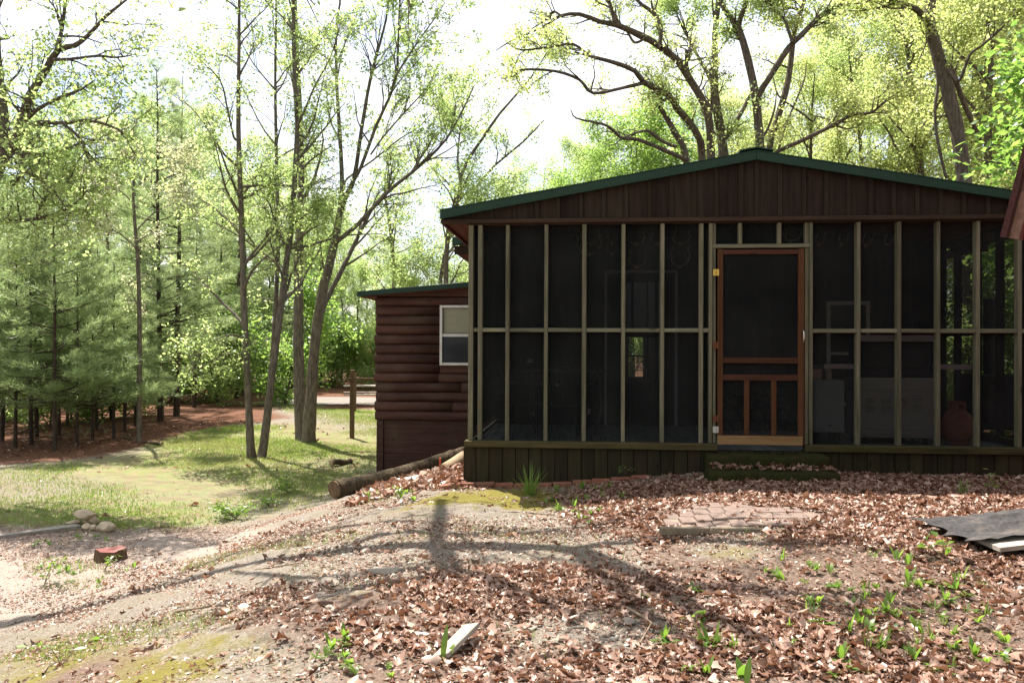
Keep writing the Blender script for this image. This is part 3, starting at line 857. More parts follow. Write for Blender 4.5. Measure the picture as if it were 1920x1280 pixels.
for (a, b, z0, z1) in ((wA, wA + .05, wz0, wz1), (wB - .05, wB, wz0, wz1), (wA + .051, wB - .051, wz1 - .05, wz1), (wA + .051, wB - .051, wz0, wz0 + .05), (wA + .051, wB - .051, (wz0 + wz1) / 2 - .02, (wz0 + wz1) / 2 + .02)):
    box('window_frame', M['alum'], a, b, BV - .03, BV - .004, z0, z1, win)
mobj('pane', mesh_np('pane', [(wA, BV + .03, wz0), (wB, BV + .03, wz0), (wB, BV + .03, wz1), (wA, BV + .03, wz1)], [(0, 1, 2, 3)]), M['glass'], win)
box('window_backing', M['black'], wA, wB, BV + .102, BV + .11, wz0, wz1, win)  # flat black sheet filling the opening behind the pane

# cabin body behind: side walls, rear wall with a window, roof
body = empty('cabin_body', (0, 0, 0), 0, cabin)
CV = 9.0
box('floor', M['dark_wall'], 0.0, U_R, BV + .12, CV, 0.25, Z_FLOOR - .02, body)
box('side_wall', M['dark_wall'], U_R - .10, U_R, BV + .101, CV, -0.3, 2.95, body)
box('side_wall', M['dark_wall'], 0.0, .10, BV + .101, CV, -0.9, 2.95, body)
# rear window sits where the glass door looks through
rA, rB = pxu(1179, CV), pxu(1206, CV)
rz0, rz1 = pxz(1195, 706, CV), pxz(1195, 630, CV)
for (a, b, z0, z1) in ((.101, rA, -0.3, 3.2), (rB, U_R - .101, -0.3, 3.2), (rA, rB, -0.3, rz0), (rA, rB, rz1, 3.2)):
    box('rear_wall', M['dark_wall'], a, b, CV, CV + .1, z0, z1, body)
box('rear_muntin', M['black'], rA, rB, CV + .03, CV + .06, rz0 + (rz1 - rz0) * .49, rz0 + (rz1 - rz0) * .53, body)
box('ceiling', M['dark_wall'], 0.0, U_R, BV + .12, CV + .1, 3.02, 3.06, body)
def main_z(u): return 3.62 - 0.176 * abs(u - PEAK_U)
r2 = roof_sheet('main_roof', -0.60, PEAK_U - .003, PORCH_D + .05, CV + .5, main_z, 0.03, M['roof'], cabin)
roof_sheet('main_roof_slope', PEAK_U + .003, 2 * PEAK_U + .6, PORCH_D + .05, CV + .5, main_z, 0.03, M['roof'], r2)
for s, e in ((-1, -0.60), (1, 2 * PEAK_U + .60)):
    prism('rake_trim', M['roof'], [(PEAK_U + s * 1.2, main_z(PEAK_U + 1.2) - .07), (e, main_z(e) - .07), (e, main_z(e) + .04), (PEAK_U + s * 1.2, main_z(PEAK_U + 1.2) + .04)], PORCH_D - .03, PORCH_D + .048, r2, 0.003)
    prism('gable_end', M['stain'], [(e - s * .02, main_z(e) - .19), (e - s * .5, main_z(e) - .19), (e - s * .5, main_z(e) - .06), (e - s * .02, main_z(e) - .075)], PORCH_D + .05, PORCH_D + .09, r2)
    prism('soffit', M['redboard'], [(e - s * .01, main_z(e) - .16), (e - s * .7, main_z(e) - .20), (e - s * .7, main_z(e) - .18), (e - s * .01, main_z(e) - .14)], PORCH_D + .091, CV + .4, r2)

# left wing with log siding
WV = 5.55
wing = empty('log_wing', (0, 0, 0), 0, cabin)
wl0 = pxu(705.5, WV)
wr0 = 0.0
zl0, zl1 = pxz(705, 787, WV), pxz(705, 556, WV)
WIN_A, WIN_B = pxu(826, WV), pxu(826, WV) + 0.86
WZ0, WZ1 = pxz(850, 684.5, WV), pxz(850, 572.5, WV)
box('wall_core', M['dark_wall'], wl0 + .05, WIN_A, WV + .10, WV + .16, -1.0, zl1 + .1, wing)
box('wall_core', M['dark_wall'], WIN_A, WIN_B, WV + .10, WV + .16, -1.0, WZ0, wing)
box('wall_core', M['dark_wall'], WIN_A, WIN_B, WV + .10, WV + .16, WZ1, zl1 + .1, wing)
nlog = 13
lh = (zl1 - zl0) / nlog
def log_piece(a, b, zc, h, front):
    bm = bmesh.new()
    n = 9
    prof = []
    for k in range(n + 1):
        t = -1 + 2 * k / n
        prof.append((-0.052 * (1 - t * t) ** 0.6, t * h / 2 * 0.985))
    nu = max(2, int((b - a) / 0.4))
    rows = []
    for i in range(nu + 1):
        u = a + (b - a) * i / nu
        w1 = 1 + 0.09 * math.sin(u * 3.1 + zc * 9) + 0.05 * math.sin(u * 7 + zc * 4)
        rows.append([bm.verts.new((u, front + p * w1, zc + q)) for p, q in prof] + [bm.verts.new((u, front + .1, zc + h / 2 * .985)), bm.verts.new((u, front + .1, zc - h / 2 * .985))])
    m = n + 3
    for i in range(nu):
        for k in range(m):
            bm.faces.new((rows[i][k], rows[i + 1][k], rows[i + 1][(k + 1) % m], rows[i][(k + 1) % m]))
    bm.faces.new(rows[0]); bm.faces.new(rows[-1][::-1])
    o = bm_obj('log', bm, M['log'], wing)
    for f in o.data.polygons:
        f.use_smooth = len(f.vertices) == 4
    return o
for k in range(nlog):
    zc = zl0 + (k + .5) * lh
    a = wl0 + RNG.uniform(-.025, .02)
    if zc - lh / 2 < WZ1 - .02 and zc + lh / 2 > WZ0 + .02:
        log_piece(a, WIN_A - .004, zc, lh, WV)
        log_piece(WIN_B + .004, wr0, zc, lh, WV) if WIN_B < wr0 - .1 else None
    else:
        cut = RNG.uniform(wl0 + .6, wr0 - .5) if k in (1, 3, 4) else None
        if cut: log_piece(a, cut - .003, zc, lh, WV); log_piece(cut + .003, wr0, zc, lh, WV + .004)
        else: log_piece(a, wr0, zc, lh, WV)
for k in range(nlog):
    z0, z1 = zl0 + k * lh, zl0 + (k + 1) * lh
    if z0 < WZ0 - .004 and z1 > WZ0 + .02: box('window_packer', M['log'], WIN_A - .003, wr0, WV - .045, WV + .09, z0 + .002, WZ0 - .001, wing, .006)
    if z0 < WZ1 - .02 and z1 > WZ1 + .004: box('window_packer', M['log'], WIN_A - .003, wr0, WV - .045, WV + .09, WZ1 + .001, z1 - .002, wing, .006)
# eave board over the logs, shed roof that rises to the right
ea = pxu(668.5, WV - .25)
def wing_z(u): return pxz(668, 551, WV - .25) + 0.082 * (u - ea)
prism('eave_board', M['log'], [(wl0 - .05, zl1 + .002), (wr0, zl1 + .002), (wr0, wing_z(wr0) - .01), (wl0 - .05, wing_z(wl0) - .01)], WV - .04, WV + .09, wing)
wroof = roof_sheet('wing_roof', ea, 0.05, WV - .2, WV + 5.2, wing_z, 0.02, M['roof'], cabin)
prism('rake_trim', M['roof'], [(ea, wing_z(ea) - .045), (0.05, wing_z(.05) - .045), (.05, wing_z(.05) + .045), (ea, wing_z(ea) + .045)], WV - .25, WV - .205, wroof, 0.003)
box('soffit', M['redboard'], ea + .02, wl0 + .06, WV - .19, WV + 5.1, wing_z(ea) - .05, wing_z(ea) - .03, wroof)
prism('soffit', M['redboard'], [(wl0 + .07, wing_z(wl0) - .055), (wr0, wing_z(wr0) - .055), (wr0, wing_z(wr0) - .04), (wl0 + .07, wing_z(wl0) - .04)], WV - .19, WV - .05, wroof)
box('dark_interior_panel', M['dark_wall'], wl0 + .12, .0, WV + 1.0, WV + 1.05, -.5, zl1 + .1, wing)  # dark panel added close behind the wing window to keep the interior dark
# side wall of the wing and skirt panel
box('side_wall', M['log'], wl0 + .02, wl0 + .10, WV + .165, WV + 5.0, -1.2, zl1 + .05, wing)
box('corner_board', M['log'], wl0 + .015, wl0 + .135, WV - .01, WV + .09, -1.15, zl0 - .004, wing, 0.004)
box('skirt_panel', M['log'], wl0 + .137, wr0, WV + .02, WV + .09, -1.15, zl0 - .004, wing)
# window of the wing
wwin = empty('window', (0, 0, 0), 0, cabin)
fr = 0.045
mid = WZ0 + (WZ1 - WZ0) * 0.50
for (a, b, z0, z1, dv) in ((WIN_A, WIN_A + fr, WZ0, WZ1, 0), (WIN_B - fr, WIN_B, WZ0, WZ1, 0), (WIN_A + fr, WIN_B - fr, WZ1 - fr, WZ1, .002), (WIN_A + fr, WIN_B - fr, WZ0, WZ0 + fr, .002), (WIN_A + fr, WIN_B - fr, mid - .025, mid + .025, .01)):
    box('window_frame', M['alum'], a, b, WV - .095 + dv, WV + .02, z0, z1, wwin, 0.003)
for (z0, z1) in ((WZ0 + fr, mid - .025), (mid + .025, WZ1 - fr)):
    mobj('pane', mesh_np('pane', [(WIN_A + fr, WV - .03, z0), (WIN_B - fr, WV - .03, z0), (WIN_B - fr, WV - .03, z1), (WIN_A + fr, WV - .03, z1)], [(0, 1, 2, 3)]), M['glass'], wwin)
z = mid + .04
while z < WZ1 - fr - .01:
    bm = bmesh.new()
    for q in ((WIN_A + fr + .005, z, WV + .004), (WIN_B - fr - .005, z, WV + .004), (WIN_B - fr - .005, z + .020, WV + .010), (WIN_A + fr + .005, z + .020, WV + .010)):
        bm.verts.new((q[0], q[2], q[1]))
    bm.verts.ensure_lookup_table(); bm.faces.new(bm.verts)
    ex = bmesh.ops.extrude_face_region(bm, geom=list(bm.faces))
    bmesh.ops.translate(bm, verts=[g for g in ex['geom'] if isinstance(g, bmesh.types.BMVert)], vec=(0, .001, -.002))
    bm_obj('blind_slat', bm, M['blind'], wwin)
    z += .0215

# ------------------------------------------------------------------ trees
def leaves_arrays(pos, nrm_bias, size, rng, up=0.5, elong=1.5, fold=0.25):
    """one bent diamond leaf per position: 4 verts, 2 triangles; returns verts, tris, rnd"""
    n = len(pos)
    nm = rng.standard_normal((n, 3)); nm[:, 2] = np.abs(nm[:, 2]) + up
    nm /= np.linalg.norm(nm, axis=1)[:, None]
    d = rng.standard_normal((n, 3)); d[:, 2] -= 0.3
    d -= (d * nm).sum(1)[:, None] * nm
    d /= np.linalg.norm(d, axis=1)[:, None] + 1e-9
    b = np.cross(nm, d)
    L = size * rng.uniform(0.65, 1.3, n); W = L / elong * rng.uniform(0.8, 1.1, n)
    p0 = pos; p2 = pos + d * L[:, None]
    m = pos + d * (L * 0.48)[:, None] + nm * (fold * W * 0.5)[:, None]
    p1 = m + b * (W * 0.5)[:, None]; p3 = m - b * (W * 0.5)[:, None]
    V = np.stack([p0, p1, p2, p3], 1).reshape(-1, 3)
    k = np.arange(n)[:, None] * 4
    T = np.concatenate([k + np.array([[0, 1, 2]]), k + np.array([[0, 2, 3]])], 0)
    return V, T

class Tree:
    """collects limbs and leaf positions, then makes trunk + crown meshes"""
    def __init__(s, seed):
        s.rng = np.random.RandomState(seed); s.tb = Tubes(); s.anchor = []; s.limbs = []
    def limb(s, pts, rad, keep=True):
        pts = np.asarray(pts, float); rad = np.asarray(rad, float)
        # Catmull-Rom smoothing with small wander
        if len(pts) > 2:
            out = []; ro = []
            ext = np.vstack([2 * pts[0] - pts[1], pts, 2 * pts[-1] - pts[-2]])
            for i in range(1, len(ext) - 2):
                seg = 3 if len(pts) < 10 else 2
                for k in range(seg):
                    t = k / seg
                    p = 0.5 * ((2 * ext[i]) + (-ext[i - 1] + ext[i + 1]) * t + (2 * ext[i - 1] - 5 * ext[i] + 4 * ext[i + 1] - ext[i + 2]) * t * t + (-ext[i - 1] + 3 * ext[i] - 3 * ext[i + 1] + ext[i + 2]) * t ** 3)
                    out.append(p); ro.append(rad[i - 1] * (1 - t) + rad[i] * t)
            out.append(pts[-1]); ro.append(rad[-1])
            pts, rad = np.array(out), np.array(ro)
        s.tb.add(pts, rad, sides_for(rad.max()), rough=0.05 if rad.max() > .03 else 0.0, rng=s.rng)
        if keep: s.limbs.append((pts, rad))
        return pts, rad
    def sprout(s, limb, n, length, ang=(30, 65), t0=0.3, level=1, up=0.25, wiggle=0.16, taper=0.6, leafy=True, max_level=2, child_n=4, t1=1.0):
        pts, rad = limb
        rng = s.rng
        seglen = np.linalg.norm(np.diff(pts, axis=0), axis=1); cum = np.concatenate([[0], np.cumsum(seglen)])
        for _ in range(n):
            t = rng.uniform(t0, t1) * cum[-1]
            i = min(np.searchsorted(cum, t) - 1, len(pts) - 2); i = max(i, 0)
            f = (t - cum[i]) / (seglen[i] + 1e-9)
            p = pts[i] * (1 - f) + pts[i + 1] * f; r = rad[i] * (1 - f) + rad[i + 1] * f
            tan = pts[i + 1] - pts[i]; tan = tan / (np.linalg.norm(tan) + 1e-9)
            q = rng.standard_normal(3); q -= (q @ tan) * tan; q /= np.linalg.norm(q) + 1e-9
            a = R(rng.uniform(*ang))
            d = tan * math.cos(a) + q * math.sin(a); d[2] += up; d /= np.linalg.norm(d)
            L = length * rng.uniform(0.55, 1.25) * (1.15 - 0.5 * t / cum[-1])
            ns = 5 if level == 1 else 4
            path = [p]; dd = d.copy()
            for k in range(ns):
                dd = dd + wiggle * rng.standard_normal(3) + np.array([0, 0, 0.04]); dd /= np.linalg.norm(dd)
                path.append(path[-1] + dd * L / ns)
            path = np.array(path)
            r0 = min(r * taper, 0.012 + 0.018 * L)
            rr = np.linspace(r0, max(0.0035, r0 * 0.22), len(path))
            s.tb.add(path, rr, sides_for(r0))
            if level < max_level:
                s.sprout((path, rr), child_n, length * 0.48, ang, 0.25, level + 1, up * 0.6, wiggle * 1.1, 0.65, leafy, max_level, child_n)
            if leafy and level >= max_level - 0:
                s.anchor.append(np.concatenate([path[1:], (path[1:] + path[:-1]) / 2]))
            elif leafy:
                s.anchor.append(path[-2:])
    def build(s, name, loc, bark, leafmat, leaf_n, leaf_size, spread=0.16, label=None, cat='tree', group=None, elong=1.5, clump=6):
        root = empty(name, loc)
        tag(root, label, cat, group)
        off = np.array(loc, float)
        me = s.tb
        me.v = [v - off for v in me.v]
        mobj('trunk', me.mesh(name + '_trunk'), bark, root)
        if s.anchor and leaf_n:
            anc = np.concatenate(s.anchor) - off
            rng = s.rng
            nc = max(1, leaf_n // clump)
            pick = rng.randint(0, len(anc), nc)
            cl = anc[pick] + rng.standard_normal((nc, 3)) * spread * 0.8
            pos = np.repeat(cl, clump, 0) + rng.standard_normal((nc * clump, 3)) * spread * 0.55
            V, T = leaves_arrays(pos, None, leaf_size, rng, elong=elong)
            rnd = np.repeat(np.clip(np.repeat(rng.uniform(0.1, 0.9, nc), clump) + rng.uniform(-.2, .2, nc * clump), 0, 1), 4)
            mobj('crown', mesh_np(name + '_crown', V, None, T, False, {'rnd': rnd}), leafmat, root)
        return root

def copy_tree(src, loc, rz, sc, label=None, group=None):
    r = src.copy(); C.objects.link(r)
    r.location = loc; r.rotation_euler = (0, 0, rz); r.scale = (sc, sc, sc)
    if label: r['label'] = label
    if group: r['group'] = group
    for ch in src.children:
        c = ch.copy(); C.objects.link(c); c.parent = r
    return r

def PX(pts, d0, d1=None):
    """pixel polyline with depth running from d0 to d1"""
    n = len(pts); d1 = d0 if d1 is None else d1
    return [tuple(P(p[0], p[1], d0 + (d1 - d0) * i / (n - 1))) for i, p in enumerate(pts)]
def W(px_widths, d): return [w * d / F_PX / 2 for w in px_widths]

def W8(px_widths, d): return [0.70 * q for q in W(px_widths, d)]
# --- three-stemmed tree on the lawn
d = 17.0
base = ground_px(481, 858); d = base.y
t = Tree(21)
st = [t.limb(PX([(474, 866), (470, 840), (466, 750), (461, 650), (457, 560), (453, 412), (447, 242), (448, 100), (449, -60), (452, -220)], d, d - .6), W8([30, 24, 18, 17, 16, 14, 12, 9, 7, 3], d)),
      t.limb(PX([(488, 866), (494, 835), (508, 720), (521, 620), (538, 484), (547, 412), (555, 290), (557, 232), (552, 145), (550, 0), (552, -200)], d, d + .8), W8([28, 23, 19, 18, 16, 15, 14, 12, 11, 9, 3], d)),
      t.limb(PX([(503, 740), (514, 620), (519, 520), (521, 436), (518, 290), (516, 145), (518, 0), (515, -160)], d + .2, d + 1.6), W8([11, 13, 12, 11, 10, 8, 7, 3], d))]
ex = [t.limb(PX([(448, 262), (438, 257), (426, 203), (412, 150), (368, 107)], d - .3, d - 1.4), W8([7, 6, 5, 4, 2], d)),
      t.limb(PX([(556, 240), (574, 200), (591, 160), (620, 107), (640, 40)], d + .4, d - .5), W8([7, 6, 5, 4, 2], d)),
      t.limb(PX([(462, 640), (440, 628), (415, 632), (385, 655), (350, 690)], d, d - 1.2), W8([6, 5, 4, 3, 2], d)),
      t.limb(PX([(463, 690), (440, 665), (410, 668), (375, 690)], d, d - 1.6), W8([5, 4, 3, 2], d)),
      t.limb(PX([(552, 420), (575, 400), (592, 380), (606, 372)], d + .4, d - .4), W8([6, 5, 4, 2], d))]
for l in st: t.sprout(l, 21, 1.8, (35, 75), 0.24, 1, 0.15, max_level=3, child_n=4)
for l in ex: t.sprout(l, 9, 0.8, (30, 70), 0.25, 1, 0.1, max_level=2, child_n=4)
t.build('lawn_tree', (base.x, base.y, base.z - .05), M['bark_grey'], M['leaf'], 24000, 0.066, 0.10, 'slender three-stemmed grey tree with sparse pale leaves, nearest on the lawn')

# --- forked tree with bare fanned branches behind it
base = ground_px(572, 828); d = base.y
t = Tree(22)
main = [t.limb(PX([(571, 842), (566, 812), (562, 740), (559, 640), (560, 540), (561, 430), (565, 330), (562, 200), (556, 80), (552, -80), (550, -220)], d + .3, d + 1.5), W8([52, 40, 33, 29, 26, 22, 18, 14, 11, 7, 3], d)),
        t.limb(PX([(580, 840), (580, 810), (584, 740), (589, 660), (600, 570), (613, 513), (626, 460), (637, 400)], d, d - .5), W8([48, 36, 30, 28, 26, 25, 22, 18], d))]
fan = [t.limb(PX([(636, 410), (641, 345), (637, 250), (632, 170), (630, 60), (640, -20), (642, -160)], d - .5, d + .5), W8([15, 12, 11, 9, 7, 5, 2], d)),
       t.limb(PX([(636, 405), (650, 365), (664, 334), (678, 242), (695, 145), (720, 53), (729, 0), (745, -120)], d - .5, d - 1.6), W8([15, 13, 12, 10, 8, 6, 5, 2], d)),
       t.limb(PX([(655, 352), (676, 315), (705, 237), (739, 160), (746, 97), (749, 0), (752, -80)], d - .7, d - 2.0), W8([10, 9, 8, 7, 6, 4, 2], d)),
       t.limb(PX([(735, 165), (744, 140), (778, 87), (812, 39), (835, 5)], d - 1.8, d - 2.6), W8([6, 5, 4, 3, 1.5], d)),
       t.limb(PX([(628, 456), (645, 442), (671, 421), (729, 358), (783, 315), (836, 262), (868, 205), (890, 160)], d - .5, d - 2.2), W8([13, 12, 11, 10, 8, 6, 4, 2], d)),
       t.limb(PX([(603, 585), (615, 556), (642, 504), (671, 445), (700, 387), (729, 353), (748, 318)], d, d + .9), W8([16, 15, 13, 11, 9, 7, 3], d)),
       t.limb(PX([(645, 350), (652, 334), (700, 300), (749, 261), (787, 237), (815, 205)], d - .6, d + .2), W8([6, 6, 5, 4, 3, 1.5], d)),
       t.limb(PX([(695, 290), (720, 255), (755, 215), (800, 165), (822, 120)], d - 1.4, d - 1.0), W8([5, 4.5, 4, 3, 1.5], d)),
       t.limb(PX([(612, 522), (604, 490), (601, 455)], d - .2, d - .5), W8([6, 5, 3], d))]
t.sprout(main[0], 16, 2.0, (35, 70), 0.35, 1, 0.2, max_level=3, child_n=4)
for l in fan[:-1]: t.sprout(l, 12, 1.35, (22, 50), 0.2, 1, 0.25, max_level=3, child_n=4)
t.build('forked_tree', (base.x, base.y, base.z - .05), M['bark_grey'], M['leaf'], 17000, 0.066, 0.075, 'thick forked tree whose thin branches fan out right against the white sky')

# --- big oak at the left edge; its limbs reach into the frame and over the yard
d = 13.5
bx = P(-75, 880, d); base = on_ground(bx.x, bx.y)
t = Tree(23)
tr = t.limb([tuple(base + Vector((0, 0, -.1))), tuple(base + Vector((.02, 0, .5))), *PX([(-70, 620), (-55, 480), (-35, 380), (-8, 305), (22, 270)], d, d)], W([95, 66, 54, 50, 44, 36, 24], d))
ol = [t.limb(PX([(10, 285), (28, 262), (41, 225), (56, 180), (86, 131), (109, 94), (139, 86), (165, 67), (195, 34), (232, 4), (262, -18)], d, d - 1.0), W([20, 18, 16, 15, 13, 11, 9, 7, 6, 4, 2], d)),
      t.limb(PX([(106, 98), (112, 72), (116, 56), (122, 0), (118, -80)], d - .5, d - .2), W([9, 8, 7, 6, 3], d)),
      t.limb(PX([(38, 235), (60, 214), (75, 203), (109, 184), (150, 169), (178, 150)], d - .2, d - 1.3), W([9, 8, 7, 6, 4, 2], d)),
      t.limb(PX([(100, 112), (124, 112), (150, 109), (187, 105), (218, 108), (247, 104)], d - .5, d - 1.2), W([7, 6, 5, 5, 4, 2], d)),
      t.limb(PX([(30, 262), (55, 238), (75, 229), (120, 231), (157, 226), (195, 232), (225, 245), (250, 262)], d, d - 1.8), W([8, 8, 7, 7, 6, 5, 4, 2], d)),
      t.limb(PX([(118, 231), (150, 259), (158, 278), (165, 296), (173, 305)], d - .9, d - 1.2), W([6, 5, 5, 4, 2], d)),
      t.limb(PX([(-12, 300), (0, 307), (45, 319), (82, 341), (105, 364), (122, 388)], d, d - 1.4), W([8, 8, 7, 6, 4, 2], d)),
      t.limb(PX([(-35, 428), (0, 418), (56, 412), (94, 405), (127, 390), (154, 371), (156, 350)], d, d - 1.6), W([9, 8, 7, 7, 5, 4, 2], d)),
      t.limb(PX([(56, 413), (64, 422), (71, 428)], d - .6, d - .8), W([4, 3, 2], d)),
      t.limb(PX([(70, 408), (80, 380), (100, 360)], d - .7, d - .9), W([7, 6, 4], d)),
      t.limb(PX([(-5, 305), (20, 290), (49, 289), (105, 287), (130, 276), (155, 268), (182, 262)], d, d - .8), W([7, 6, 6, 5, 5, 4, 2], d)),
      t.limb(PX([(20, 345), (40, 330), (46, 300), (38, 270)], d + .3, d + .5), W([12, 11, 9, 6], d)),
      t.limb(PX([(-30, 380), (-60, 300), (-90, 150), (-140, 20), (-190, -160)], d, d + .5), W([34, 30, 24, 16, 6], d)),
      t.limb(PX([(0, 296), (8, 230), (0, 150), (-6, 60), (0, -60), (10, -200)], d, d + .5), W([20, 17, 14, 11, 8, 4], d))]
for l in ol: t.sprout(l, 8, 0.95, (30, 75), 0.15, 1, 0.15, wiggle=0.24, max_level=3, child_n=4)
# high limbs over the yard: their shadow lies across the gravel in front of the porch
def lift(px, py, h):
    g = ground_px(px, py)
    h = max(h - H0, 0) + 0.567 * g.y + 2.05
    k = h / SUN_VEC.z
    return (g.x + SUN_VEC.x * k, g.y + SUN_VEC.y * k, g.z + h)
H0 = 6.2
def over(pts, ws, h0=H0, h1=None):
    n = len(pts); h1 = h0 if h1 is None else h1
    pp = [lift(a, b, h0 + (h1 - h0) * i / (n - 1)) for i, (a, b) in enumerate(pts)]
    return t.limb(pp, [1.65 * q for q in ws])
hub = lift(560, 1045, H0); h2 = lift(250, 1112, H0 + .9); h3 = lift(-40, 1180, H0 + 2.6); h4 = lift(-330, 1215, H0 + 4.2)
crot = P(-140, 20, d + .4)
t.limb([tuple(P(-90, 150, d + .3)), tuple(crot), (crot.x - .1, crot.y - 1.6, crot.z + 1.0), ((crot.x * .45 + h4[0] * .55), (crot.y * .45 + h4[1] * .55), h4[2] + .2), h4, h3, h2, hub], [.17, .16, .145, .14, .13, .11, .08, .07], keep=False)
oh = [over([(560, 1045), (700, 1026), (820, 1022), (940, 1025), (1060, 1030), (1150, 1060), (1250, 1110), (1330, 1165), (1450, 1215)], [.05, .075, .08, .07, .062, .06, .05, .04, .02], H0, H0 + .5),
      over([(820, 1022), (836, 1050), (855, 1080), (920, 1092), (1000, 1125), (1100, 1165)], [.06, .055, .05, .035, .03, .015], H0, H0 + .6),
      over([(820, 1022), (822, 990), (828, 962), (826, 940)], [.045, .04, .035, .03], H0, H0 + .6),
      over([(600, 1038), (720, 1002), (830, 1000), (960, 998), (1080, 990), (1200, 975)], [.045, .04, .036, .03, .025, .012], H0, H0 + .3),
      over([(1060, 1030), (1180, 1016), (1320, 1012), (1480, 1020), (1640, 1012)], [.045, .04, .035, .025, .012], H0 + .2, H0 + .6),
      over([(850, 1078), (760, 1088), (660, 1105), (580, 1125)], [.035, .032, .028, .012], H0 + .3, H0 + .6)]
oh += [over([(430, 1078), (560, 1086), (700, 1078), (830, 1060)], [.015, .025, .03, .03], H0 + .3),
       over([(1080, 1036), (1120, 1075), (1180, 1130), (1260, 1180), (1330, 1240)], [.035, .034, .03, .025, .015], H0, H0 + .4),
       over([(300, 1095), (420, 1045), (560, 1005), (680, 985), (800, 968)], [.03, .03, .028, .022, .012], H0 + .5, H0 + .8),
       over([(1250, 1108), (1400, 1105), (1560, 1120), (1720, 1110)], [.035, .03, .025, .012], H0 + .2, H0 + .6)]
for l in oh: t.sprout(l, 7, 1.0, (30, 60), 0.3, 1, 0.15, max_level=2, child_n=3)
t.build('oak_tree', base, M['bark_dark'], M['leaf'], 10500, 0.080, 0.13, 'spreading dark-limbed oak with yellow-green leaves reaching in from the left edge', elong=1.7)

# --- oak group behind the cabin roof
def bole(px0, py0, d, r, lean=0.0):
    """lower trunk from the ground up to the first traced point"""
    top = P(px0, py0, d); g = on_ground(top.x + lean, top.y)
    return g, [tuple(g + Vector((0, 0, -.1))), tuple(g.lerp(top, .35)), tuple(g.lerp(top, .7))]
d = 21.5
t = Tree(31)
g, low = bole(1316, 295, d, .2, .25)
l1 = t.limb(low + PX([(1316, 295), (1312, 262), (1291, 228), (1269, 203), (1253, 178), (1209, 156), (1191, 134), (1156, 119), (1119, 109), (1078, 98)], d, d - 3.0), [.24, .22, .2] + W([15, 14, 13.5, 13, 12, 10, 9, 7.5, 6, 3], d - 1))
subs = [t.limb(PX([(1212, 157), (1209, 156), (1172, 164), (1112, 175), (1087, 150), (1041, 134), (978, 131), (962, 144), (940, 148)], d - 1.6, d - 2.6), W([7, 7, 6.5, 6, 5.5, 5, 4, 3, 1.5], d)),
        t.limb(PX([(1122, 110), (1103, 103), (1075, 83), (1037, 87), (978, 94), (950, 80)], d - 2.6, d - 3.4), W([5, 5, 4.5, 4, 3, 1.5], d)),
        t.limb(PX([(1256, 180), (1245, 190), (1235, 178), (1222, 172)], d - 1, d - 1.5), W([4, 3, 3, 2], d))]
for l in subs + [l1]: t.sprout(l, 10, 0.9, (30, 75), 0.55 if l is l1 else 0.2, 1, 0.1, wiggle=0.26, max_level=2, child_n=4)
t.build('oak_tree', g, M['bark_dark'], M['leaf_yellow'], 4000, 0.075, 0.12, 'crooked oak arching left low over the green porch roof')

t = Tree(32)
g, low = bole(1333, 292, d + .7, .2, .1)
dd = d + .7
l2 = t.limb(low + PX([(1333, 292), (1330, 234), (1322, 197), (1294, 150), (1272, 116), (1237, 87), (1200, 66), (1156, 47), (1125, 41), (1087, 27), (1050, 30), (1016, 52), (962, 75), (930, 95)], dd, dd - 3.0), [.27, .24, .22] + W([17, 15.5, 15, 14, 13, 12.5, 12, 10, 8, 7, 5.5, 4, 3, 1.5], dd - 1))
subs = [t.limb(PX([(1241, 90), (1237, 84), (1239, 53), (1225, 25), (1194, 0), (1170, -40)], dd - 1.4, dd - 1.0), W([8, 8, 7.5, 7, 6, 3], dd)),
        t.limb(PX([(1158, 48), (1152, 38), (1144, 9), (1134, -9), (1120, -60)], dd - 2, dd - 2.2), W([7, 7, 6, 5, 2], dd)),
        t.limb(PX([(1292, 148), (1288, 125), (1287, 94)], dd - .8, dd - .8), W([8, 7, 6], dd)),
        t.limb(PX([(1210, 72), (1190, 80), (1176, 60), (1160, 40), (1150, 20)], dd - 1.6, dd - .9), W([5, 5, 4, 3, 1.5], dd)),
        t.limb(PX([(1330, 240), (1335, 190), (1333, 150), (1330, 130)], dd - .1, dd + .5), W([7, 6, 5, 3], dd)),
        t.limb(PX([(1055, 32), (1037, 22), (1020, 40), (990, 58)], dd - 2.5, dd - 2), W([4, 4, 3, 1.5], dd))]
for l in subs + [l2]: t.sprout(l, 13, 1.0, (30, 75), 0.5 if l is l2 else 0.2, 1, 0.12, wiggle=0.26, max_level=2, child_n=4)
t.build('oak_tree', g, M['bark_dark'], M['leaf_yellow'], 4500, 0.075, 0.12, 'tall oak sweeping a long bare limb left across the white sky')

t = Tree(33)
g, low = bole(1356, 287, d + 1.8, .2, -.1); dd = d + 1.8
l = t.limb(low + PX([(1356, 287), (1347, 225), (1341, 172), (1341, 109), (1341, 62), (1347, 0), (1350, -120), (1346, -260)], dd, dd), [.3, .26, .25] + W([19, 17, 13, 12, 11, 10, 7, 3], dd))
b2 = t.limb(PX([(1357, 262), (1372, 240), (1388, 215), (1402, 188), (1408, 175)], dd, dd + .6), W([8, 8, 8, 7, 5], dd))
b3 = t.limb(PX([(1342, 160), (1322, 130), (1308, 105), (1290, 70), (1270, 30), (1262, -20)], dd, dd + 1.2), W([8, 7, 6, 5, 4, 2], dd))
for q in (l, b3): t.sprout(q, 16, 1.4, (30, 70), 0.4, 1, 0.15, max_level=2, child_n=5)
t.build('oak_tree', g, M['bark_dark'], M['leaf'], 11000, 0.078, 0.13, 'straight ivy-tinged oak trunk rising just left of the roof ridge')

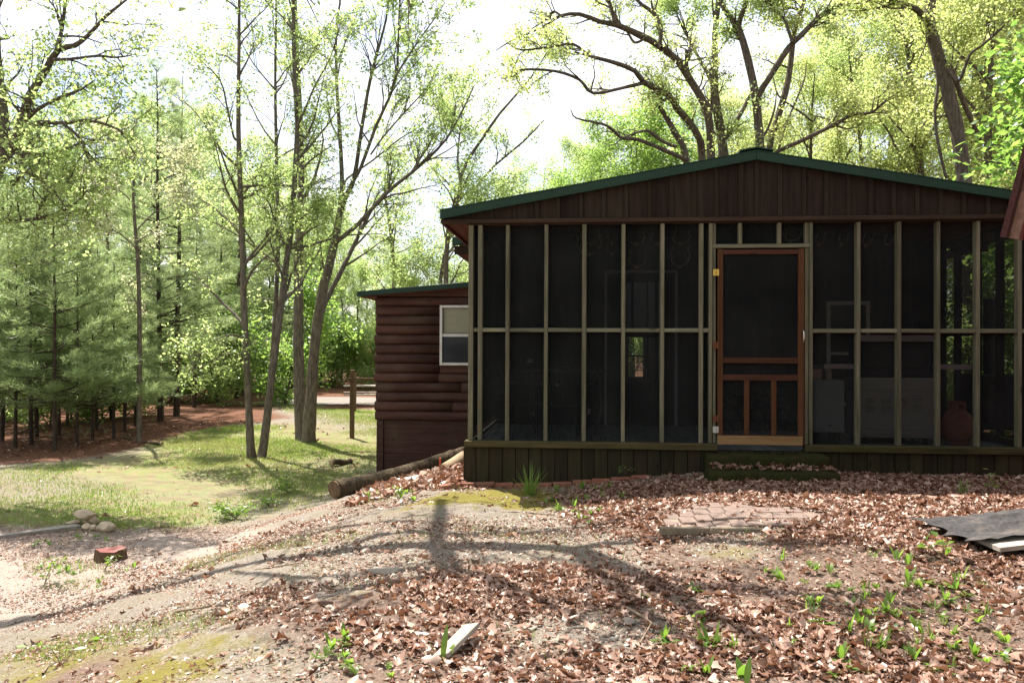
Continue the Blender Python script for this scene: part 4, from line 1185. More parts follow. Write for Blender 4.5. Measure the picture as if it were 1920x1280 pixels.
t = Tree(34)
g, low = bole(1425, 278, d + .2, .2, 0); dd = d + .2
l = t.limb(low + PX([(1425, 278), (1422, 240), (1419, 194), (1412, 156), (1400, 103), (1384, 53), (1359, 19), (1348, -20), (1330, -110)], dd, dd + .3), [.28, .25, .23] + W([17, 16, 16, 15, 14, 13, 10, 8, 3], dd))
f1 = t.limb(PX([(1384, 52), (1388, 36), (1400, 0), (1412, -60), (1420, -140)], dd + .2, dd - .2), W([11, 10, 9, 7, 3], dd))
f2 = t.limb(PX([(1419, 192), (1426, 172), (1444, 144), (1478, 91), (1500, 69), (1545, 25), (1595, 0), (1650, -50)], dd, dd - 1.2), W([13, 12, 11.5, 11, 10, 9, 7, 3], dd))
f3 = t.limb(PX([(1486, 80), (1478, 55), (1470, 35), (1450, 14), (1436, -6)], dd - .7, dd - .6), W([6, 6, 5, 4, 2], dd))
f4 = t.limb(PX([(1545, 25), (1560, 27), (1574, 29)], dd - .9, dd - 1.1), W([5, 4, 2], dd))
f5 = t.limb(PX([(1425, 265), (1440, 240), (1452, 205), (1456, 175)], dd, dd + .8), W([6, 5, 4, 2], dd))
for q in (l, f1, f2, f3): t.sprout(q, 14, 1.1, (30, 75), 0.45, 1, 0.12, wiggle=0.24, max_level=2, child_n=4)
t.build('oak_tree', g, M['bark_dark'], M['leaf'], 8500, 0.078, 0.13, 'dark Y-forked oak standing right behind the roof ridge')

t = Tree(35)
g, low = bole(1442, 281, d + 1.4, .2, -.2); dd = d + 1.4
l = t.limb(low + PX([(1442, 281), (1454, 234), (1473, 172), (1482, 125), (1489, 62), (1507, 6), (1520, -80), (1530, -200)], dd, dd + .5), [.23, .21, .2] + W([13, 13, 12, 11, 9, 8, 6, 3], dd))
f1 = t.limb(PX([(1488, 70), (1498, 42), (1515, 20), (1500, 18), (1460, 10), (1425, 2)], dd + .3, dd - .5), W([6, 6, 6, 5, 4, 2], dd))
f2 = t.limb(PX([(1470, 190), (1500, 210), (1525, 228), (1530, 218), (1552, 224), (1575, 226)], dd, dd - .4), W([4, 4, 4, 3, 3, 1.5], dd))
f3 = t.limb(PX([(1458, 290), (1470, 245), (1492, 190), (1508, 150), (1512, 120)], dd + .5, dd + 1), W([5, 4.5, 4, 3, 2], dd))
f4 = t.limb(PX([(1452, 290), (1460, 283), (1507, 262), (1564, 234), (1601, 214), (1632, 212), (1664, 187), (1690, 170)], dd - .4, dd - 1.8), W([8, 8, 8, 7, 6, 5, 4, 2], dd))
for q in (l, f1, f4): t.sprout(q, 15, 1.1, (30, 75), 0.4, 1, 0.12, wiggle=0.24, max_level=2, child_n=4)
t.build('oak_tree', g, M['bark_dark'], M['leaf_yellow'], 9500, 0.078, 0.14, 'leaning grey oak with a low crooked limb, right of the roof ridge')

# broken snag with the dead limbs low over the roof
t = Tree(36); dd = d - .8
g, low = bole(1287, 297, dd, .2, .3)
l = t.limb(low + PX([(1287, 297), (1266, 250), (1252, 225), (1244, 212), (1237, 200)], dd, dd - .5), [.17, .15, .14] + W([12, 11, 10, 9, 7], dd))
q1 = t.limb(PX([(1284, 300), (1281, 297), (1244, 281), (1197, 262), (1166, 259), (1150, 245), (1131, 233), (1081, 222), (1070, 205)], dd, dd - 2), W([10, 9, 8, 7.5, 6, 5, 4.5, 3, 1.5], dd))
q2 = t.limb(PX([(1268, 275), (1248, 268), (1228, 255), (1213, 245), (1190, 250), (1172, 257)], dd - .2, dd - 1), W([7, 6.5, 6, 5, 4, 2], dd))
q3 = t.limb(PX([(1166, 259), (1150, 272), (1130, 268)], dd - 1.2, dd - 1.3), W([3, 2, 1], dd))
for q in (q1, q2): t.sprout(q, 6, .6, (35, 80), 0.3, 1, 0.0, wiggle=0.28, max_level=2, child_n=2, leafy=False)
t.sprout(l, 5, .5, (40, 80), 0.8, 1, 0.1, max_level=2, child_n=2)
t.build('dead_snag', g, M['bark_dark'], M['leaf'], 120, 0.09, 0.2, 'broken bare snag with crooked dead limbs low over the left roof slope')

# --- leaning oak at the right with a vine
d = 17.0
t = Tree(37)
g, low = bole(1807, 335, d, .3, .15)
l = t.limb(low + PX([(1807, 335), (1798, 262), (1784, 197), (1767, 135), (1753, 84), (1742, 42), (1745, 0), (1752, -90), (1748, -220)], d, d + .3), [.30, .27, .25] + W([27, 26, 24.5, 23, 23, 24, 19, 14, 6], d))
f1 = t.limb(PX([(1746, 52), (1731, 31), (1717, 17), (1700, 10), (1660, 0), (1600, -30)], d, d - .8), W([13, 12, 11, 10, 8, 4], d))
f2 = t.limb(PX([(1777, 329), (1773, 329), (1759, 267), (1753, 208), (1759, 157), (1751, 107), (1748, 90)], d - .2, d - .25), W([5, 6, 6, 6, 5.5, 4, 3], d))
f3 = t.limb(PX([(1779, 129), (1790, 146), (1801, 149), (1818, 104), (1835, 90), (1857, 73), (1883, 48), (1916, 14), (1950, -10)], d - .1, d - 1.5), W([7, 7, 6, 5, 4.5, 4, 3.5, 3, 2], d))
f4 = t.limb(PX([(1782, 125), (1790, 146), (1807, 194), (1826, 236), (1838, 262)], d + .1, d + .8), W([9, 10, 9.5, 8, 6], d))
f5 = t.limb(PX([(1737, 60), (1735, 85), (1724, 110), (1718, 130)], d - .3, d - .6), W([3, 3, 2, 1.5], d))
for q in (l, f1, f3): t.sprout(q, 13, 1.1, (30, 70), 0.5 if q is l else 0.3, 1, 0.1, max_level=2, child_n=4)
t.build('oak_tree', g, M['bark_dark'], M['leaf_yellow'], 7000, 0.075, 0.13, 'thick furrowed oak trunk with a hanging vine above the right roof slope')

# --- near bough of big bright leaves at the right, hickory rooted beyond the shed
t = Tree(38)
d = 11.5
b0 = P(2130, 900, d); base = on_ground(b0.x, b0.y)
l = t.limb([tuple(base), *PX([(2140, 600), (2120, 300), (2110, 60), (2100, -150)], d, d)], [.16, .14, .12, .09, .05])
bg = [t.limb(PX([(2120, 280), (2040, 230), (1990, 200), (1940, 170), (1905, 150)], d, d - .4), [.045, .035, .025, .016, .006]),
      t.limb(PX([(2125, 380), (2040, 330), (1970, 315), (1920, 312), (1870, 305), (1825, 298)], d, d - .6), [.045, .035, .028, .02, .014, .006]),
      t.limb(PX([(2120, 330), (2030, 280), (1985, 255), (1935, 245), (1905, 232)], d, d + .5), [.04, .03, .022, .016, .006]),
      t.limb(PX([(2115, 150), (2020, 130), (1960, 120), (1915, 110)], d, d - .2), [.04, .03, .018, .006])]
for q in bg: t.sprout(q, 8, 0.5, (30, 75), 0.45, 1, 0.05, max_level=2, child_n=3)
t.build('hickory_tree', base, M['bark_grey'], M['leaf_deep'], 1300, 0.14, 0.15, 'leafy bough with large bright green leaves beside the red shed roof', elong=1.9, clump=3)

# --- trees behind the log wing
d = 24.0
t = Tree(39)
g, low = bole(836, 525, d, .2, 0)
l = t.limb(low + PX([(836, 525), (838, 460), (845, 400), (860, 378), (865, 329), (884, 290), (904, 261), (937, 213), (996, 145), (1030, 90)], d, d - 1.5), [.17, .16, .15] + W([9, 8.5, 8, 7, 6.5, 6, 5, 4.5, 3, 1.5], d))
l2 = t.limb(low + PX([(826, 525), (845, 436), (862, 400), (884, 363), (928, 310), (981, 266), (1020, 225)], d + .3, d + 1.4), [.15, .14, .13] + W([8, 7, 7, 6, 5, 4, 2], d))
l3 = t.limb(PX([(842, 440), (858, 445), (880, 430), (905, 400), (930, 390)], d, d - 1), W([4, 4, 3.5, 3, 1.5], d))
l4 = t.limb(PX([(863, 340), (858, 300), (862, 250), (870, 180)], d - .6, d), W([5, 4, 3, 1.5], d))
for q in (l, l2, l3, l4): t.sprout(q, 13, 1.5, (30, 60), 0.3, 1, 0.15, max_level=2, child_n=5)
t.build('maple_tree', g, M['bark_grey'], M['leaf'], 17000, 0.075, 0.15, 'airy young maple leaning right behind the wing and porch roof')
t = Tree(40); d = 26
g, low = bole(739, 528, d, .15, 0)
l = t.limb(low + PX([(739, 528), (734, 450), (724, 378), (722, 339), (726, 300)], d, d), [.13, .12, .11] + W([8, 7, 5, 3, 1.5], d))
l2 = t.limb(PX([(738, 500), (760, 494), (785, 500), (800, 520)], d, d - 1), W([4, 3.5, 3, 1.5], d))
for q in (l, l2): t.sprout(q, 16, 1.7, (45, 85), 0.35, 1, 0.05, max_level=2, child_n=5)
t.build('maple_tree', g, M['bark_grey'], M['leaf'], 11000, 0.075, 0.16, 'small round-crowned tree peeking over the left end of the log wing')

# pale blossoming understory tree among the pines
t = Tree(41); d = 19.5
g = ground_px(268, 800); g = on_ground(P(262, 640, d).x, d)
l = t.limb([tuple(g), *PX([(262, 620), (258, 480), (250, 380), (252, 300), (250, 240)], d, d)], [.06, .055, .045, .035, .02, .008])
bs = [t.limb(PX([(258, 470 - 40 * k), (258 + s * 30, 440 - 40 * k), (258 + s * 65, 425 - 42 * k), (258 + s * 100, 422 - 44 * k)], d, d - .4 + .3 * k), [.02, .016, .012, .005]) for k, s in enumerate((-1, 1, -1, 1, -1))]
for q in [l] + bs: t.sprout(q, 10, .8, (40, 80), 0.4, 1, 0.0, max_level=2, child_n=4)
t.build('dogwood_tree', g, M['bark_grey'], M['leaf_pale'], 6500, 0.07, 0.12, 'pale blossoming dogwood in front of the tall pines')

# --- generic broadleaf trees for the woods
def broadleaf(seed, name, height, r0, start, spread, limbs, leaf_n, leaf_size, mat, bark, label, group, cl=6, sp=0.26):
    t = Tree(seed); rng = t.rng
    k = 7
    path = [np.array([0, 0, -.15])]
    dirn = np.array([rng.uniform(-.08, .08), rng.uniform(-.08, .08), 1.0])
    for i in range(k):
        dirn = dirn + np.array([rng.uniform(-.08, .08), rng.uniform(-.08, .08), 0]); dn = dirn / np.linalg.norm(dirn)
        path.append(path[-1] + dn * height / k)
    tr = t.limb(path, np.linspace(r0, r0 * .12, k + 1))
    pts, rad = tr
    for i in range(limbs):
        f = start + (1 - start) * (i + rng.uniform(0, .8)) / limbs
        j = int(f * (len(pts) - 1)); p = pts[j]
        az = rng.uniform(0, 6.283); el = R(rng.uniform(15, 55))
        L = spread * (1 - 0.55 * abs(f - 0.55) / 0.5) * rng.uniform(.7, 1.2)
        d = np.array([math.cos(az) * math.cos(el), math.sin(az) * math.cos(el), math.sin(el)])
        lp = [p]
        for q in range(5):
            d = d + rng.standard_normal(3) * .14 + np.array([0, 0, .05]); d /= np.linalg.norm(d); lp.append(lp[-1] + d * L / 5)
        rr = min(rad[j] * .6, .02 + .016 * L)
        lm = t.limb(lp, np.linspace(rr, rr * .15, 6))
        t.sprout(lm, 6, spread * .36, (30, 70), 0.2, 1, 0.12, max_level=2, child_n=3)
    t.sprout(tr, 5, spread * .4, (30, 60), 0.7, 1, 0.2, max_level=2, child_n=3)
    return t.build(name, (0, 0, 0), bark, mat, leaf_n, leaf_size, sp, label, 'tree', group, clump=cl)

BROAD = [broadleaf(50, 'woodland_tree', 15, .20, .22, 3.6, 15, 24000, 0.105, M['leaf'], M['bark_dark'], 'x', 'x'),
         broadleaf(51, 'woodland_tree', 17, .24, .25, 4.2, 16, 26000, 0.110, M['leaf_yellow'], M['bark_dark'], 'x', 'x'),
         broadleaf(52, 'woodland_tree', 13, .16, .12, 3.2, 16, 24000, 0.100, M['leaf'], M['bark_grey'], 'x', 'x'),
         broadleaf(53, 'woodland_tree', 12, .15, .08, 3.6, 17, 26000, 0.105, M['leaf_deep'], M['bark_dark'], 'x', 'x')]
BUSH = [broadleaf(60, 'woodland_shrub', 2.6, .035, .05, 1.5, 12, 4200, 0.11, M['leaf'], M['bark_dark'], 'x', 'x', 6, .2),
        broadleaf(61, 'woodland_shrub', 3.4, .04, .05, 1.7, 13, 4800, 0.12, M['leaf_deep'], M['bark_dark'], 'x', 'x', 6, .22)]

# --- white pines
def pine(seed, height, r0, bare, spread, whorl=0.42, per=5, dens=1.0, nl=0.17):
    rng = np.random.RandomState(seed)
    tb = Tubes()
    k = 9
    path = [np.array([0, 0, -.15])]
    lean = rng.uniform(-.03, .03, 2)
    for i in range(k): path.append(path[-1] + np.array([lean[0] + rng.uniform(-.02, .02), lean[1] + rng.uniform(-.02, .02), 1.0]) * height / k)
    path = np.array(path); rad = np.linspace(r0, .012, k + 1)
    tb.add(path, rad, sides_for(r0), rough=.04, rng=rng)
    def at(z):
        f = np.clip(z / height, 0, 1) * k; i = min(int(f), k - 1); return path[i] * (1 - (f - i)) + path[i + 1] * (f - i)
    TP = []; TD = []
    z = 0.5
    while z < height - .15:
        f = z / height
        dead = z < bare
        for b in range(per if not dead else 3):
            az = rng.uniform(0, 6.283)
            g = (f - bare / height) / (1 - bare / height)
            L = (spread * (1 - max(g, 0)) ** 0.75 * rng.uniform(.65, 1.15) + .25) if not dead else rng.uniform(.3, spread * .7)
            el = R(rng.uniform(-8, 12) + 38 * max(g, 0) ** 2)
            d = np.array([math.cos(az) * math.cos(el), math.sin(az) * math.cos(el), math.sin(el)])
            pp = [at(z + rng.uniform(-.1, .1))]
            n = 5
            for q in range(n):
                d = d + rng.standard_normal(3) * .07 + np.array([0, 0, .035 if not dead else -.01]); d /= np.linalg.norm(d)
                pp.append(pp[-1] + d * L / n)
            pp = np.array(pp); br = min(.006 + .009 * L, .03)
            tb.add(pp, np.linspace(br, .003, n + 1), 3)
            if dead:
                if rng.uniform() < .25: TP.append(pp[-1:]); TD.append(d[None])
                continue
            m = max(3, int(L * 13 * dens))
            ff = rng.uniform(.22, 1.0, m) ** .8 * n
            ii = np.minimum(ff.astype(int), n - 1); fr = (ff - ii)[:, None]
            p = pp[ii] * (1 - fr) + pp[ii + 1] * fr
            side = rng.standard_normal((m, 3)) * np.array([1, 1, .35]); 
            dd = d[None] * .9 + side * .7; dd /= np.linalg.norm(dd, axis=1)[:, None]
            off = rng.uniform(.02, .34, m)[:, None] * (1.1 - ff[:, None] / n * .6)
            TP.append(p + dd * off); TD.append(dd + np.array([0, 0, .25]))
        z += whorl * rng.uniform(.75, 1.25)
    TP = np.concatenate(TP); TD = np.concatenate(TD)
    # tufts of needles
    nn = 12
    n = len(TP)
    D = np.repeat(TD / np.linalg.norm(TD, axis=1)[:, None], nn, 0) + rng.standard_normal((n * nn, 3)) * .55
    D /= np.linalg.norm(D, axis=1)[:, None]
    B = np.repeat(TP, nn, 0) + rng.standard_normal((n * nn, 3)) * .035
    S = np.cross(D, rng.standard_normal((n * nn, 3))); S /= np.linalg.norm(S, axis=1)[:, None] + 1e-9
    L = nl * rng.uniform(.6, 1.15, n * nn)[:, None]
    w = 0.0068
    V = np.stack([B - S * w, B + S * w, B + D * L], 1).reshape(-1, 3)
    T = np.arange(n * nn * 3).reshape(-1, 3)
    rnd = np.repeat(np.clip(np.repeat(rng.uniform(.1, .9, n), nn) + rng.uniform(-.15, .15, n * nn), 0, 1), 3)
    root = empty('pine_tree'); tag(root, 'x', 'tree', 'x')
    mobj('trunk', tb.mesh('pine_trunk'), M['bark_pine'], root)
    mobj('crown', mesh_np('pine_crown', V, None, T, False, {'rnd': rnd}), M['needle'], root)
    return root
PINE_BIG = [pine(70, 10.5, .10, 2.3, 2.0, .40, 5, 1.2), pine(71, 12.0, .12, 2.8, 2.1, .42, 5, 1.2), pine(72, 9.5, .09, 2.0, 1.9, .40, 5, 1.2)]
PINE_SMALL = [pine(73, 5.6, .050, 1.15, 1.7, .36, 5, 1.5), pine(74, 6.4, .058, 1.3, 1.85, .38, 5, 1.5)]

used = set()
def plant(src, x, y, rz, sc, label, group, dz=0.0):
    p = on_ground(x, y, dz)
    if src.name not in used:
        used.add(src.name)
        src.location = p; src.rotation_euler = (0, 0, rz); src.scale = (sc, sc, sc); src['label'] = label; src['group'] = group
        return src
    return copy_tree(src, p, rz, sc, label, group)
def plant_px(src, px, d, sc, label, group, rz=None):
    q = P(px, 640, d)
    return plant(src, q.x, q.y, RNG.uniform(0, 6.28) if rz is None else rz, sc, label, group)

G_S = 'young pines at the front of the stand'
L_S = 'young white pine with soft low boughs at the front of the left stand'
for i, (px, d_, sc) in enumerate([(30, 19.0, .92), (104, 18.2, .95), (146, 19.2, .86), (-60, 18.5, .95), (215, 20.5, .80), (70, 21.5, 1.0), (182, 22.5, .95), (-20, 22.0, 1.05), (128, 24.0, 1.0), (255, 23.5, .85), (-120, 20.5, 1.0), (60, 19.6, .9), (175, 20.0, .75), (5, 20.6, 1.0), (112, 21.0, .95), (235, 22.0, .7)]):
    plant_px(PINE_SMALL[i % 2], px, d_, sc, L_S, G_S)
plant_px(PINE_BIG[0], 302, 24.5, 1.0, 'tall straight-trunked pine in the middle of the left stand', 'tall pines of the left stand')
plant_px(PINE_BIG[1], 332, 26.0, .9, 'tall pine just right of the straightest pine trunk in the stand', 'tall pines of the left stand')
G_P = 'tall pines of the left stand'
L_P = 'dark tall pine crowded deep in the stand left of the lawn'
for i, (px, d_, sc) in enumerate([(212, 26, .88), (252, 29.5, .9), (365, 30, .8), (405, 33, .85), (445, 35, .85), (150, 31, .8), (85, 32, .75), (20, 30, .7), (500, 37, .78), (545, 39, .7), (285, 36, .9), (-40, 33, .7), (350, 38, .85)]):
    plant_px(PINE_BIG[i % 3], px, d_, sc, L_P, G_P)

left_spots = [(-80, 40, 2, .85), (-10, 44, 0, .95), (60, 46, 2, 1.1), (125, 44, 0, .95), (190, 46, 2, 1.15), (255, 48, 0, 1.05), (320, 46, 2, 1.15), (385, 48, 0, 1.0), (440, 44, 2, 1.0), (500, 46, 0, .85), (545, 42, 2, .8), (590, 44, 2, .72),
              (160, 36, 2, .75), (400, 37, 2, .72), (470, 38, 0, .6), (600, 40, 2, .6), (575, 47, 0, .85), (635, 50, 0, .7), (640, 46, 2, .52), (668, 41, 2, .52), (700, 44, 0, .5), (740, 42, 2, .5), (790, 40, 0, .45), (850, 44, 2, .55), (905, 38, 0, .52), (615, 56, 3, .66), (680, 58, 2, .66), (760, 56, 3, .64), (940, 34, 2, .55)]
LOOK = ('tall pale green', 'tall yellow-green', 'grey-barked pale green', 'deep green')
for (px, d_, k, sc) in left_spots:
    where = 'behind the pine stand' if px < 430 else 'beyond the lawn trees' if px < 660 else 'behind the log wing'
    plant_px(BROAD[k], px, d_, sc, '%s broadleaf tree in the woods %s' % (LOOK[k], where), 'broadleaf woods ' + where)
right_spots = [(960, 30, 0, .50), (1010, 34, 2, .70), (1050, 31, 0, .58), (1080, 28, 3, .62), (1130, 32, 2, .78), (1185, 29, 3, .82), (1235, 34, 2, .92), (1290, 30, 3, .80), (1345, 36, 0, .8), (1400, 32, 1, .62), (1470, 34, 0, .8), (1530, 30, 1, .66), (1580, 36, 1, .95),
               (1630, 30, 0, .82), (1690, 34, 1, 1.05), (1740, 27, 1, .82), (1790, 33, 0, 1.1), (1850, 26, 1, .85), (1900, 31, 1, 1.1), (1960, 27, 1, .95), (2030, 32, 0, 1.1), (1660, 42, 1, 1.2), (1820, 44, 1, 1.3), (1560, 46, 0, 1.1), (1940, 42, 1, 1.3), (1420, 46, 2, 1.0), (1240, 46, 2, .9), (1120, 48, 0, .8), (1000, 50, 2, .75)]
for (px, d_, k, sc) in right_spots:
    where = 'over the left roof slope' if px < 1400 else 'over the right roof slope' if px < 1740 else 'at the upper right edge'
    plant_px(BROAD[k], px, d_, sc, '%s broadleaf tree in the woods %s' % (LOOK[k], where), 'broadleaf woods ' + where)
# shrubs under the trees
rs = np.random.RandomState(8)
sh = [(px, rs.uniform(24, 28)) for px in range(-90, 240, 36)] + [(px, rs.uniform(30, 36)) for px in range(220, 560, 34)] + [(px, rs.uniform(38, 44)) for px in range(180, 980, 30)] + [(px, rs.uniform(44, 50)) for px in range(-60, 960, 55)]
for i, (px, d_) in enumerate(sh):
    plant_px(BUSH[1 if i % 4 == 3 else 0], px + rs.uniform(-12, 12), d_, rs.uniform(.75, 1.35), 'leafy green shrub in the undergrowth at the edge of the woods', 'undergrowth shrubs')
sh = [(1930 + 26 * k, 10.5 + k * 1.6) for k in range(4)] + [(px, rs.uniform(16, 22)) for px in range(1760, 2060, 60)]
for i, (px, d_) in enumerate(sh):
    plant_px(BUSH[i % 2], px, d_, rs.uniform(.75, 1.2), 'leafy green shrub growing beyond the right end of the porch', 'shrubs beside the porch')

# woods behind the camera: they shade the cabin front from the open sky
for (x, y, k, sc) in ((-9, -9, 1, 1.0), (-3, -12, 0, 1.0), (3, -9, 1, .95), (9, -11, 3, 1.1), (15, -4, 1, 1.0), (-15, -4, 0, 1.0), (0, -17, 1, 1.1), (12, 3, 0, .9), (16, 9, 1, 1.0)):
    plant(BROAD[k], x, y, RNG.uniform(0, 6.28), sc, 'woodland tree standing behind the viewer, out of the picture', 'trees behind the viewer')

# ------------------------------------------------------------------ things in the yard
def rot_to(vec):
    return Vector(vec).to_track_quat('X', 'Z').to_matrix()

def log_thing(name, a, b, r0, r1, mat, end_mat, label, cat='log', seed=1, wob_=0.03, sides=16):
    a = Vector(a); b = Vector(b); rng = np.random.RandomState(seed)
    n = max(6, int((b - a).length / 0.12))
    root = empty(name, a); tag(root, label, cat)
    T = Tubes()
    L = (b - a)
    pts = []
    for i in range(n + 1):
        f = i / n
        pts.append(np.array(L * f) + np.array([0, 0, 1]) * wob_ * math.sin(f * 5 + seed) + rng.standard_normal(3) * r0 * .03)
    rad = np.linspace(r0, r1, n + 1) * (1 + rng.standard_normal(n + 1) * .03)
    T.add(pts, rad, sides, rough=.035, rng=rng)
    mobj('bark', T.mesh(name), mat, root)
    for p, r, s in ((pts[0], rad[0], -1), (pts[-1], rad[-1], 1)):
        bm = bmesh.new()
        m = Matrix.Translation(Vector(p) + L.normalized() * s * .012) @ L.to_track_quat('Z', 'Y').to_matrix().to_4x4()
        bmesh.ops.create_cone(bm, cap_ends=True, segments=14, radius1=r * .96, radius2=r * .96, depth=.03, matrix=m)
        bm_obj('cut_end', bm, end_mat, root)
    return root

def at_ground(px, py, r=0.0):
    g = ground_px(px, py); return Vector((g.x, g.y, float(zg(g.x, g.y)) + r))

# long log lying along the wing
pa = P(628, 918, 11.0); pb = P(905, 843, 13.2)
pa.z = max(pa.z, float(zg(pa.x, pa.y)) + .05)
log_thing('fallen_log', pa, pb, .125, .10, M['log_bark'], M['stump'], 'long weathered log lying up the slope beside the cabin wing', seed=3)
pa = P(834, 877, 10.4); pb = P(905, 850, 10.9)
log_thing('fallen_log', pa, pb, .085, .10, M['bare_log'], M['bare_log'], 'short pale barkless log end beside the porch corner', seed=5)
pa = at_ground(622, 874, .05); pb = at_ground(657, 868, .05)
log_thing('fallen_log', pa, pb, .055, .06, M['log_bark'], M['bare_log'], 'small grey log in the grass left of the wing', seed=7, sides=10)
pa = at_ground(232, 822, .03); pb = at_ground(303, 836, .03)
log_thing('fallen_branch', pa, pb, .03, .045, M['log_bark'], M['bare_log'], 'fallen grey branch lying on the pine needles', 'branch', seed=9, sides=8)

# orange stake between the two logs, small stakes by the wing corner
g = P(825, 868, 10.9)
s_ = box('stake', M['stake'], -.012, .012, -.012, .012, -.12, .16, None, .002); s_.location = (g.x, g.y, float(zg(g.x, g.y)))
tag(s_, 'short orange stake between the two logs', 'stake')
for (px, py, lb) in ((689, 889, 'tiny wooden peg left of another peg behind the long log'), (700, 884, 'tiny wooden peg nearest the wing corner behind the long log')):
    g = P(px, py, 13.3)
    s_ = box('peg', M['post'], -.018, .018, -.018, .018, -.1, .12, None, .004); s_.location = (g.x, g.y, float(zg(g.x, g.y))); tag(s_, lb, 'peg')

# post and rail beyond the wing, and a picnic table
g = at_ground(660, 821); d_ = g.y
ztop = P(660, 693, d_).z
pr = empty('post_and_rail', g); tag(pr, 'wooden post with crossbar standing on the lawn left of the wing', 'post')
far = at_ground(664, 771)
box('post', M['post'], -.052, .052, -.052, .052, -.2, ztop - g.z, pr, .012)
f2 = far - g
box('post', M['post'], f2.x - .065, f2.x + .065, f2.y - .065, f2.y + .065, f2.z - .2, P(664, 699, far.y).z - g.z, pr, .012)
zr = P(680, 710, d_).z - g.z
box('crossbar', M['post'], -.09, 2.1, -.10, -.053, zr - .03, zr + .03, pr, .006)
g = at_ground(690, 760)
pt = empty('picnic_table', (g.x, g.y, g.z), R(12)); tag(pt, 'weathered picnic table beyond the post at the wood edge', 'table')
for k in range(5): box('top_plank', M['grey_plank'], -.9, .9, -.36 + k * .15, -.22 + k * .15, .72, .76, pt, .004)
for s in (-1, 1):
    for k in range(2): box('seat_plank', M['grey_plank'], -.9, .9, s * .72 - .13 + k * .14, s * .72 + k * .14, .43, .47, pt, .004)
    for e in (-.62, .62):
        T = Tubes(); T.add([(e, s * .62, -.02), (e, s * .22, .72)], [.05, .05], 4, cap=True); mobj('leg', T.mesh('leg'), M['post'], pt)
for e in (-.62, .62): box('brace', M['post'], e + .05, e + .09, -.74, .74, .36, .43, pt)

# rocks, slab and stump on the left
def rock(name, loc, size, seed, mat, label, cat='rock', flat=1.0, group=None):
    rng = np.random.RandomState(seed)
    bm = bmesh.new(); bmesh.ops.create_icosphere(bm, subdivisions=3, radius=1.0)
    pl = [(Vector(rng.standard_normal(3)).normalized(), rng.uniform(.55, .9)) for _ in range(9)]
    for v in bm.verts:
        c = v.co.copy()
        for nrm, dd in pl:
            e = c.dot(nrm) - dd
            if e > 0: c -= nrm * e * .9
        c *= 1 + rng.standard_normal() * .012
        v.co = Vector((c.x * size[0], c.y * size[1], c.z * size[2] * flat))
    o = bm_obj(name, bm, mat); o.location = loc; o.rotation_euler = (rng.uniform(-.15, .15), rng.uniform(-.15, .15), rng.uniform(0, 6.28) if size[0] < .12 else rng.uniform(-.3, .3))
    for f in o.data.polygons: f.use_smooth = False
    tag(o, label, cat, group)
    return o
def rock_px(px, py, size, seed, mat, label, up=0.5, **kw):
    g = at_ground(px, py); return rock('rock', (g.x, g.y, g.z + size[2] * up), size, seed, mat, label, **kw)
rock_px(161, 984, (.15, .13, .07), 1, M['stone'], 'large flat-topped tan rock resting on smaller ones', up=1.9)
rock_px(172, 983, (.10, .10, .10), 2, M['stone'], 'upright tan rock propping the flat-topped rock', up=.6)
rock_px(137, 984, (.12, .07, .03), 3, M['stone'], 'thin dark flake of rock left of the rock pile', up=1.2)
rock_px(163, 991, (.07, .06, .05), 4, M['stone'], 'fist-sized tan rock under the flat-topped rock')
rock_px(175, 993, (.05, .05, .045), 5, M['stone'], 'pinkish small rock in the middle of the rock pile')
rock_px(197, 994, (.12, .10, .075), 6, M['stone'], 'rounded tan rock at the right end of the rock pile')
a, b = at_ground(2, 1008), at_ground(148, 988)
bm = bmesh.new()
dv = (b - a); n_ = Vector((-dv.y, dv.x, 0)).normalized()
V8 = []
for f, w in ((-.1, .03), (.3, .06), (.7, .09), (1.0, .08)):
    p = a + dv * f; p.z = float(zg(p.x, p.y))
    V8.append([bm.verts.new(p + n_ * w + Vector((0, 0, .035))), bm.verts.new(p - n_ * w + Vector((0, 0, .035))), bm.verts.new(p - n_ * w + Vector((0, 0, -.1))), bm.verts.new(p + n_ * w + Vector((0, 0, -.1)))])
for i in range(3):
    for k in range(4): bm.faces.new((V8[i][k], V8[i + 1][k], V8[i + 1][(k + 1) % 4], V8[i][(k + 1) % 4]))
bm.faces.new(V8[0]); bm.faces.new(V8[-1][::-1])
tag(bm_obj('stone_slab', bm, M['slab']), 'long grey slab sunk in the grass left of the rock pile', 'slab', kind='thing')

g = at_ground(203, 1048)
st_ = empty('tree_stump', g); st_.scale = (.74, .74, .85); tag(st_, 'low tree stump with a faded red painted top', 'stump')
rng = np.random.RandomState(4)
bm = bmesh.new()
rings = []
ns = 26
lob = [1 + .16 * math.sin(3 * k * 6.283 / ns + .6) + .10 * math.sin(7 * k * 6.283 / ns) + rng.uniform(-.05, .05) for k in range(ns)]
for (z, r) in ((-.12, .235), (.0, .215), (.08, .195), (.125, .19)):
    rings.append([bm.verts.new((math.cos(k * 6.283 / ns) * r * lob[k] * 1.0, math.sin(k * 6.283 / ns) * r * lob[k] * .8, z + (.02 * math.sin(2 * k * 6.283 / ns) if z > .1 else 0))) for k in range(ns)])
for i in range(3):
    for k in range(ns): bm.faces.new((rings[i][k], rings[i][(k + 1) % ns], rings[i + 1][(k + 1) % ns], rings[i + 1][k]))
bm_obj('stump_side', bm, M['stump'], st_)
bm = bmesh.new()
top = [bm.verts.new((math.cos(k * 6.283 / ns) * .192 * lob[k], math.sin(k * 6.283 / ns) * .192 * lob[k] * .8, .127 + .02 * math.sin(2 * k * 6.283 / ns))) for k in range(ns)]
c = bm.verts.new((0, 0, .122))
for k in range(ns): bm.faces.new((c, top[k], top[(k + 1) % ns]))
